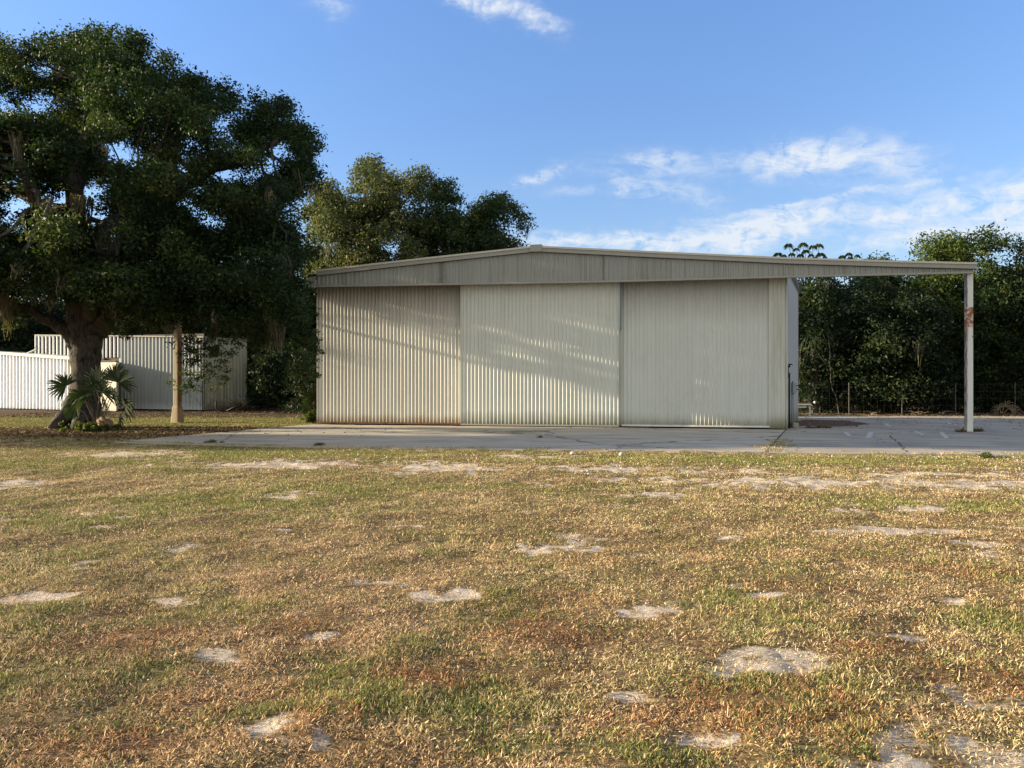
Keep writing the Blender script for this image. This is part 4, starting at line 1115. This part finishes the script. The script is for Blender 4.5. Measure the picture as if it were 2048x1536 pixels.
for (lb, poly, D0, dep, n, rp, mt, sd_, sh, bp) in specs:
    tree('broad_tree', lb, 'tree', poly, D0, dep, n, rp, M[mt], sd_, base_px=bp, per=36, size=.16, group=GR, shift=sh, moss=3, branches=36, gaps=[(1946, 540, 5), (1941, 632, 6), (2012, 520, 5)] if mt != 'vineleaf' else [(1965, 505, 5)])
GL = 'trees behind the sheds'
for (lb, poly, D0, dep, n, rp, mt, sd_, sh, bp) in [
 ('dark bushy tree behind the low shed at the left edge', [(-260, 800), (-250, 600), (-100, 540), (20, 540), (110, 580), (130, 680), (120, 800)], 45, 3, 90, (22, 42), 'shadeleaf', 41, .0, -50),
 ('dappled tree behind the tall shed, between oak trunk and pole', [(120, 800), (130, 600), (200, 540), (320, 530), (400, 560), (420, 700), (410, 800)], 44.5, 3, 100, (20, 38), 'oliveleaf', 42, -.12, 280),
 ('leafy tree just behind the mossy end of the tall shed', [(390, 820), (395, 620), (420, 560), (500, 530), (600, 540), (640, 600), (645, 820)], 43, 2.5, 110, (20, 38), 'oakleaf', 43, .05, 500)]:
    tree('broad_tree', lb, 'tree', poly, D0, dep, n, rp, M[mt], sd_, base_px=bp, per=32, size=.18, group=GL, shift=sh, moss=8, branches=40)
# shrubs between the tall shed and the hangar, and under the fence trees
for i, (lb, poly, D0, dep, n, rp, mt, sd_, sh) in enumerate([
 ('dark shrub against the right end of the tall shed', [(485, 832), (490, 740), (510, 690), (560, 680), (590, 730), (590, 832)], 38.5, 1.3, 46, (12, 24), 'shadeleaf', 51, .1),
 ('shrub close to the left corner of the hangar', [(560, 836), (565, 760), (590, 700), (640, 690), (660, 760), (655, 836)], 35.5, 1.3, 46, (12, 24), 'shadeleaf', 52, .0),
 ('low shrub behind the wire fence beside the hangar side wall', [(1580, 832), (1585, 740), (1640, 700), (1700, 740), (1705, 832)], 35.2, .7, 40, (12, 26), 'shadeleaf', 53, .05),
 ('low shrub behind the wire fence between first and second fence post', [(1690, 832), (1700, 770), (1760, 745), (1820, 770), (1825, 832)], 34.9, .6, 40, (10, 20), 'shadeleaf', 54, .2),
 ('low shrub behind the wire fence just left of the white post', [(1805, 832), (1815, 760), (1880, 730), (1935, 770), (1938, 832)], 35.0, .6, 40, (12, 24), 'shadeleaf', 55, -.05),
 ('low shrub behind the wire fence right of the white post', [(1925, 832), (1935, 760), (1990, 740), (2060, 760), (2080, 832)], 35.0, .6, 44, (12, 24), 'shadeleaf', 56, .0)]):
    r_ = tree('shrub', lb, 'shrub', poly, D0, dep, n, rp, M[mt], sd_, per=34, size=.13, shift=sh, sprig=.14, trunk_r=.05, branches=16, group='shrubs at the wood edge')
# unseen oak added out of frame on the left to shade the apron
tree('oak_tree', 'unseen oak added beyond the left edge of the view to shade the apron', 'tree',
     [(-2050, 560), (-2000, 330), (-1700, 200), (-1300, 200), (-1000, 330), (-920, 480), (-980, 580), (-1500, 600)], 21.6, 1.9, 170, (30, 62), M['oakleaf'], 62, base_px=-1450, per=24, size=.16, trunk_r=.35)
rg = np.random.RandomState(61)
# far wood that closes the view behind everything
Xw = rg.uniform(-75, 75, 1050); Yw = rg.uniform(47, 56, 1050); Zw = rg.uniform(.4, 6.4, 1050)
Vv, Ff, tn = leaves_np(np.stack([Xw, Yw, Zw], 1), rg.uniform(1.2, 2.0, 1050), 14, .34, rg, 1.0, sprig_r=.34)
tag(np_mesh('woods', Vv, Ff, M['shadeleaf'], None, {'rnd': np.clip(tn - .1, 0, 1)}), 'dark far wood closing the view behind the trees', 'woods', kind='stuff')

# ------------------------------------------------------------------ palms
def fan(V_, F_, T_, c, dirv, r_, nseg, spread, droop, rg, w=.035):
    """one fan leaf: narrow folded segments radiating from c around direction dirv"""
    dirv = Vector(dirv).normalized(); side = dirv.cross(Vector((0.1, 1, 0.05))).normalized()
    if side.length < .1: side = Vector((1, 0, 0))
    nrm = side.cross(dirv).normalized()
    for i in range(nseg):
        a = (i / (nseg - 1) - .5) * spread + rg.normal() * .03
        dd = dirv * math.cos(a) + side * math.sin(a)
        L = r_ * (1 - .18 * abs(a) / (spread / 2)) * rg.uniform(.85, 1.08)
        sd = dirv * -math.sin(a) + side * math.cos(a)
        off = nrm * rg.normal() * .08
        P = [Vector(c), Vector(c) + (dd + off) * L * .5 + Vector((0, 0, -droop * L * .12)), Vector(c) + (dd + off) * L * .85 + Vector((0, 0, -droop * L * .45)), Vector(c) + (dd + off) * L + Vector((0, 0, -droop * L * .75))]
        ws = [w * .25, w * .8, w * .5, w * .06]; tv = rg.rand()
        for k in range(3):
            b0 = len(V_)
            V_ += [tuple(P[k] - sd * ws[k]), tuple(P[k] + sd * ws[k]), tuple(P[k + 1] + sd * ws[k + 1]), tuple(P[k + 1] - sd * ws[k + 1])]
            F_.append((b0, b0 + 1, b0 + 2, b0 + 3)); T_ += [tv] * 4
def palmetto(name, label, cat, base, D, fans, mat, seed, nseg=24, w=.035, trunk=None, scale=1.0):
    rg = np.random.RandomState(seed)
    b = W(base[0], base[1], D); root = empty(name, (b.x, D, 0), label=label, cat=cat); rl = Vector(root.location)
    V_, F_, T_ = [], [], []; st = MB()
    z0 = trunk if trunk else .1
    for (px, py, dD, dx, dy, dz, r_, dr) in fans:
        c = W(px, py, D + dD) - rl
        fan(V_, F_, T_, c, (dx, dy, dz), r_, nseg, 3.6, dr, rg, w)
        st.tube(wob_path((rg.normal() * .08, rg.normal() * .08, z0), c, random.Random(seed), 4, .1, .03), [.022, .018, .014, .011, .008], 5)
    np_mesh('fronds', np.array(V_), np.array(F_), mat, root, {'rnd': np.array(T_)})
    st.build('stems', M['deadfrond'], root)
    if trunk:
        t_ = MB(); t_.tube([(0, 0, -.05), (.05, 0, trunk * .5), (0, 0, trunk + .2)], [.2, .17, .2], 10, .15, random.Random(1)); t_.build('trunk', M['brownwall'], root)
    return root
palmetto('palmetto', 'dark fan leaved palmetto clump at the foot of the big oak', 'palmetto', (195, 850), 23.7,
         [(132, 772, 0, -.8, -.2, .7, 0.60, .3), (165, 790, -.2, -.5, -.4, .6, 0.48, .5), (188, 780, -.3, 0, -.5, 1, 0.60, .2), (205, 785, -.4, .4, -.3, .8, 0.60, .3), (238, 765, 0, .5, -.2, .9, 0.62, .2), (225, 790, -.2, .7, -.4, .4, 0.48, .6),
          (250, 812, 0, .8, -.3, .3, 0.50, .6), (175, 795, -.5, -.2, -.8, .2, 0.56, .8), (210, 800, -.5, .3, -.8, .1, 0.52, .9), (150, 812, -.2, -.8, -.4, .0, 0.36, .7), (238, 835, .0, .7, -.5, -.1, 0.36, .7), (195, 762, .3, 0, .2, 1, 0.56, .1), (228, 755, .3, .3, .2, 1, 0.54, .1)],
         M['palmleaf'], 71)
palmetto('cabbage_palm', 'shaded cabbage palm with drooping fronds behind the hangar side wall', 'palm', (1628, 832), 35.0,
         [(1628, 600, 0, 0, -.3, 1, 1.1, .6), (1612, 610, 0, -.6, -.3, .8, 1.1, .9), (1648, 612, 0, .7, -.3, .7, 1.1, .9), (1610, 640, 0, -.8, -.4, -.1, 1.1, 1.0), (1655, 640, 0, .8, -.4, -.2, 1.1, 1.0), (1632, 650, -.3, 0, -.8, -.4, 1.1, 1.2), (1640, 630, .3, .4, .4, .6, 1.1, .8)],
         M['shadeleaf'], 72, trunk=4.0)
palmetto('palmetto', 'small half hidden fan palm at the left corner of the hangar', 'palmetto', (626, 838), 29.6, [(628, 795, 0, -.5, -.3, .9, .55, .4), (630, 790, 0, .3, -.3, 1, .6, .4), (624, 805, 0, -.9, -.3, .3, .5, .6)], M['palmleaf'], 73, 16)
palmetto('dead_palm', 'dead brown palm clump lying by the fence right of the white post', 'dead palm', (2005, 832), 33.3,
         [(1998, 818, 0, -.7, -.2, .5, .6, .9), (2012, 812, 0, .2, -.2, .9, .55, .8), (2024, 820, 0, .9, -.2, .2, .6, .9)], M['deadfrond'], 74, 9, .025)
# dead skirt on the palm: dry hanging fronds
rg = np.random.RandomState(75)
# papaya-like tree peeping over the roof
rnd = random.Random(9)
pt = empty('umbrella_leaf_tree', ((1635 - 1024) / F * 40, 40, 0), label='slender tree with umbrella shaped leaf tufts above the header beam', cat='tree')
rl = Vector(pt.location); V_, F_, T_ = [], [], []; st = MB()
tufts = [(1577, 490, 12), (1593, 498, 8), (1583, 508, 9), (1606, 488, 13), (1612, 502, 12), (1626, 493, 12), (1638, 490, 13), (1641, 508, 11), (1622, 510, 9), (1556, 508, 13), (1600, 510, 10), (1568, 511, 7), (1697, 508, 10), (1714, 511, 8), (1684, 513, 9), (1700, 516, 9), (1650, 514, 6), (1572, 516, 9), (1630, 516, 9)]
for (px, py, r_) in tufts:
    c = W(px, py, 40 + rnd.uniform(-.8, .8)) - rl
    st.tube(wob_path(W(1615 if px < 1670 else 1700, 600, 40) - rl, c, rnd, 5, 0, .05), [.035, .03, .025, .02, .014, .01], 5)
    for k in range(7):
        a = k / 7 * 2 * math.pi + rnd.uniform(-.3, .3)
        fan(V_, F_, T_, c, (math.cos(a), math.sin(a), .25), r_ / F * 40 * rnd.uniform(.8, 1.15), 5, 1.1, 1.1, rg, .05)
np_mesh('leaf_tufts', np.array(V_), np.array(F_), M['darkleaf'], pt, {'rnd': np.clip(np.array(T_) * .6 + .3, 0, 1)})
st.tube([(0, 0, -.05), (.1, 0, 2.5), W(1615, 600, 40) - rl], [.10, .08, .05], 8)
st.tube([(.1, 0, 2.5), W(1700, 600, 40) - rl], [.06, .04], 8)
st.build('trunk', M['bark2'], pt, smooth=True)

# slanting bare saplings by the hangar corner
for (lb, pts) in (('bare grey sapling leaning over the small trailer', [(1679, 832, 34.2), (1672, 795, 34.2), (1664, 775, 34.2), (1660, 730, 34.2), (1659, 700, 34.2), (1656, 640, 34.2)]),
                  ('thin bare branch leaning left beside the sapling', [(1660, 731, 34.15), (1648, 722, 34.1), (1640, 712, 34.0), (1632, 700, 34.0)])):
    P, Rd = dense([W(*p) for p in pts], [.022] * len(pts), 3, .02); b = MB(); b.tube(P, [max(.008, r_ * (1 - i / len(P) * .6)) for i, r_ in enumerate(Rd)], 6)
    tag(b.build('sapling', M['galv']), lb, 'sapling')

# ------------------------------------------------------------------ wire fence on the right
FD = 33.6
fe = empty('wire_fence', ((1800 - 1024) / F * FD, FD, 0), label='thin wire fence on metal posts along the wood edge', cat='fence'); fl = Vector(fe.location)
for px in (1590, 1698, 1804, 1911, 2030, 2140):
    x = (px - 1024) / F * FD - fl.x
    b = MB(); b.tube([(x, 0, -.02), (x, 0, 1.42)], .022, 6); b.build('post', M['galv'], fe)
b = MB(); xa, xb = (1590 - 1024) / F * FD - fl.x, (2140 - 1024) / F * FD - fl.x
for z in np.linspace(.1, 1.35, 5): b.box(xa, xb, -.0015, .0015, z - .0015, z + .0015)
x = xa
while x < xb: b.box(x - .001, x + .001, -.0040, -.0020, .1, 1.35); x += .3
b.build('wire_mesh', M['galv'], fe)

# ------------------------------------------------------------------ small trailer behind the corner
TD = 32.8
tr = empty('utility_trailer', ((1598 - 1024) / F * TD, TD, 0), label='small flat trailer with jack, nose sticking out behind the hangar corner', cat='trailer'); tl = Vector(tr.location)
def q3(px, py): v = W(px, py, TD) - tl; return v.x, v.z
z1 = q3(1600, 808)[1]
b = MB(); b.box(-2.5, .28, -.62, .62, z1 - .03, z1 + .03); b.build('deck', M['whitemetal'], tr, bevel=.006)
for sy in (-1, 1):
    b = MB(); b.box(-2.5, .20, sy * .57 - .03, sy * .57 + .03, z1 + .031, z1 + .085); b.build('side_rail', M['rust'], tr)
    b = MB(); b.box(-2.4, .13, sy * .46 - .04, sy * .46 + .04, z1 - .14, z1 - .085); b.build('chassis_beam', M['whitemetal'], tr)
b = MB(); b.tube([(.0, 0, z1 + .05), (.66, 0, z1 + .045)], .022, 6); b.tube([(-.1, -.4, z1 - .045), (.45, 0, z1 + .03)], .018, 6); b.tube([(-.1, .4, z1 - .045), (.45, 0, z1 + .03)], .018, 6); b.build('drawbar', M['galv'], tr)
b = MB(); b.box(.635, .70, -.035, .035, z1 + .01, z1 + .12); b.build('coupler', M['whitemetal'], tr, bevel=.015)
b = MB(); b.tube([(.43, -.06, .012), (.43, -.06, z1 - .1)], .03, 8); b.box(.37, .49, -.12, 0, .012, .025); jk = b.build('jack', M['whitemetal'], tr)
b = MB(); b.tube([(.43, -.06, z1 - .1), (.43, -.06, z1 + .09), (.37, -.06, z1 + .12)], .014, 6); b.build('jack_handle', M['galv'], jk)
b = MB(); b.tube([(.67, 0, z1 + .01), (.68, 0, z1 - .15), (.62, 0, z1 - .3)], .012, 6); b.build('chain', M['galv'], tr)
for s_ in (-1, 1):
    b = MB(); ring = []
    P = [(-1.3 + .22 * math.cos(t), s_ * .72, .25 + .22 * math.sin(t)) for t in np.linspace(0, 2 * math.pi, 21)]
    b.tube(P, .07, 8, cap=False); wv = b.build('wheel', M['black'], tr, smooth=True)
    b = MB(); b.tube([(-1.3, s_ * .70, .25), (-1.3, s_ * .74, .25)], .16, 14); b.build('rim', M['whitemetal'], wv)

# ------------------------------------------------------------------ litter, brush, stones, weeds
rg = np.random.RandomState(81)
def scatter_flat(name, xy, size, mat, label, cat, z=.02, rg=rg, aspect=.6):
    n = len(xy); a = rg.uniform(0, 2 * np.pi, n); L = size * rg.uniform(.5, 1.5, n)
    t = np.stack([np.cos(a), np.sin(a), rg.uniform(-.5, .5, n)], 1) * (L / 2)[:, None]
    s_ = np.stack([-np.sin(a), np.cos(a), rg.uniform(-.6, .6, n)], 1) * (L / 2 * aspect)[:, None]
    P = np.stack([xy[:, 0], xy[:, 1], np.full(n, z) + rg.uniform(0, .03, n)], 1)
    V_ = np.stack([P - t, P + s_, P + t, P - s_], 1).reshape(-1, 3)
    return tag(np_mesh(name, V_, np.arange(4 * n).reshape(-1, 4), mat, None, {'rnd': np.repeat(rg.rand(n), 4)}), label, cat, kind='stuff')
n = 16000
P1 = np.stack([-11.5 + rg.normal(size=n) * 3.2, 22.8 + rg.normal(size=n) * 1.2], 1)
P1 = P1[~in_poly(P1[:, 0], P1[:, 1], apron) | (rg.rand(n) < .03)]
P2 = np.stack([rg.uniform(8, 26, 7000), 33.2 + rg.rand(7000) ** 2 * 2.2], 1)
P3 = np.stack([rg.uniform(-22, -5.5, 12000), rg.uniform(31, 41, 12000)], 1)
P4 = np.stack([rg.uniform(8.9, 22, 500), rg.uniform(24, 32, 500)], 1)
k3 = ~((P3[:, 0] < -12) & (P3[:, 1] > 37.5))
scatter_flat('leaf_litter', np.concatenate([P1, P2, P3[k3], P4]), .07, M['litter'], 'brown fallen leaves under the oak and at the wood edge', 'leaf litter')
# pale stones along the apron edge
b = MB(); rn = random.Random(4)
def pebble(b, x, y, z, r_, rn):
    vs = []; 
    for (a, zz, k) in [(0, -.4, 6), (.4, .3, 6)]:
        for i in range(k):
            w_ = a + i / k * 2 * math.pi; q_ = r_ * rn.uniform(.7, 1.2)
            vs.append((x + q_ * math.cos(w_), y + q_ * math.sin(w_) * .8, z + r_ * zz * rn.uniform(.8, 1.2)))
    vs.append((x, y, z + r_ * .7))
    fs = [(i, (i + 1) % 6, 6 + (i + 1) % 6, 6 + i) for i in range(6)] + [(6 + i, 6 + (i + 1) % 6, 12) for i in range(6)]
    b.add(vs, fs)
for _ in range(110):
    px = rn.uniform(400, 2048); py = rn.gauss(925, 14)
    if py < 911 + (px - 1024) * .012: py = 915
    x, y = gpt(px, py); pebble(b, x, y, .01, rn.uniform(.008, .03), rn)
for _ in range(70):
    sx = rn.choice(sand); x, y = gpt(sx[0] + rn.uniform(-.4, .4) * sx[2], sx[1] + rn.uniform(-.4, .4) * sx[3]); pebble(b, x, y, .0, rn.uniform(.003, .009), rn)
tag(b.build('gravel', M['stone']), 'scattered pale gravel bits along the apron edge', 'gravel', kind='stuff')
for (px, py, r_) in ((1145, 905, .06), (1243, 907, .07)):
    b = MB(); x, y = gpt(px, py + 3); pebble(b, x, y, .02, r_, random.Random(px))
    tag(b.build('stone', M['stone']), {1145: 'pale stone at the apron edge below the middle door', 1243: 'larger pale stone at the apron edge below the gap between middle and right doors'}[px], 'stone')

# curled palm boot by the oak
lg = W(208, 848, 23.2)
b = MB(); rn = random.Random(5)
b.tube([(-.20, 0, .36), (-.12, .0, .30), (-.04, 0, .16), (.02, 0, .0)], [.03, .09, .12, .10], 9, .25, rn)
b.tube([(-.10, -.03, .42), (.03, -.02, .36), (.14, 0, .20), (.22, 0, .02)], [.04, .07, .08, .06], 8, .3, rn)
b.tube([(.02, .05, .38), (.16, .05, .30), (.30, .03, .10), (.36, 0, .0)], [.03, .05, .06, .04], 7, .3, rn)
b.tube([(-.05, -.1, .22), (-.12, -.16, .08), (-.02, -.2, .01)], [.02, .03, .015], 6, .2, rn)
lo = b.build('cut_stump', M['log'], smooth=True); lo.location = (lg.x, 23.2, .0); tag(lo, 'broken tan stump leaning beside the palmetto', 'stump')
# brush pile by the mossy shed end
br = empty('brush_pile', (W(455, 822, 37.2).x, 37.2, 0), label='pile of dry sticks and dead leaves before the mossy shed end', cat='brush pile')
b = MB(); rn = random.Random(6)
for _ in range(70):
    x = rn.gauss(0, .55); a = Vector((x, rn.uniform(-.4, .4), rn.uniform(0, .35))); d_ = Vector((rn.uniform(-.7, .7), rn.uniform(-.3, .3), rn.uniform(-.15, .5)))
    b.tube(wob_path(a, a + d_, rn, 3, 0, .1), [.014, .011, .009, .005], 5)
b.build('sticks', M['deadfrond'], br)
Vv, Ff, tn = leaves_np(np.array([(.25, 0, .2), (.5, .1, .3), (-.1, 0, .12), (.8, 0, .15)]), np.array([.3, .3, .25, .2]), 160, .12, rg, .6, sprig_r=.1)
np_mesh('dead_leaves', Vv, Ff, M['litter'], br, {'rnd': tn})
jb = empty('scrap_pipe', (W(432, 822, 36.6).x, 36.6, 0), label='curved black scrap pipe standing by the mossy shed end', cat='scrap')
b = MB(); b.tube([(0, 0, .52), (-.02, 0, .3), (.05, 0, .12), (.25, 0, .05), (.6, 0, .03)], .04, 7); b.build('pipe', M['black'], jb, smooth=True)
b = MB(); b.tube([(.45, 0, .05), (.9, -.1, .22), (1.2, 0, .3)], .05, 6); b.build('bent_end', M['black'], jb, smooth=True)
# fallen sticks by the fence on the right
for (lb, px, py, D, L) in (('dry branch lying by the fence left of the third fence post', 1838, 829, 33.2, 1.1), ('thin dry branch lying by the fence just left of the white post', 1890, 826, 33.4, .9), ('short dry branch lying on the paving edge near the soil patch', 1745, 831, 32.6, .6)):
    b = MB(); rn = random.Random(int(px)); p = W(px, py, D); p.z = .05
    for k in range(7): b.tube(wob_path(p + Vector((rn.uniform(-.3, .3) * L, rn.uniform(-.2, .2), 0)), p + Vector((rn.uniform(-.6, .6) * L, rn.uniform(-.3, .3), rn.uniform(0, .16))), rn, 4, .04, .12), [.02, .017, .014, .01, .006], 5)
    tag(b.build('fallen_branch', M['deadfrond']), lb, 'branch')
# weeds
def weed(lb, px, py, D, r_, h, n, seed, mat='vineleaf', size=.05):
    rg = np.random.RandomState(seed); p = W(px, py, D); root = empty('weed', (p.x, D, 0), label=lb, cat='weed')
    st = MB(); C = []
    for i in range(n):
        x, y = rg.normal() * r_ * .5, rg.normal() * r_ * .4; z = h * rg.uniform(.3, 1)
        st.tube([(x * .4, y * .4, 0), (x, y, z)], [.004, .002], 4); C += [(x, y, z), (x * .8, y * .8, z * .6), (x * .9, y, z * .3)]
    st.build('stems', M['litter'] if False else M['deadfrond'], root)
    Vv, Ff, tn = leaves_np(np.array(C), np.full(len(C), .12 * h + .03), 900, size, rg, .8, sprig_r=.03)
    np_mesh('leaves', Vv, Ff, M[mat], root, {'rnd': tn})
weed('sunlit weed clump at the left foot of the hangar', 622, 845, 28.0, .35, .40, 14, 91)
weed('dry flattened weed ring round the foot of the white post', 1938, 863, 23.05, .45, .06, 16, 92, 'litter')
weed('green weeds among the palmetto stems', 190, 862, 23.2, .7, .28, 26, 93, 'vineleaf', .09)
weed('small green weed on the apron edge below the left door', 640, 893, 18.2, .10, .04, 5, 94, 'oliveleaf', .035)
weed('green weed tuft on the apron edge at left', 420, 889, 19.0, .2, .04, 7, 95, 'oliveleaf', .035)
weed('small weed in the concrete below the middle door', 1080, 878, 20.6, .08, .035, 4, 96, 'oliveleaf', .03)
weed('weeds in the paving joint right of the electrical box', 1640, 857, 24.7, .5, .05, 10, 97, 'litter')
weed('green weed tuft at the right end of the lawn edge', 1975, 915, 15.7, .25, .06, 9, 98, 'oliveleaf', .035)
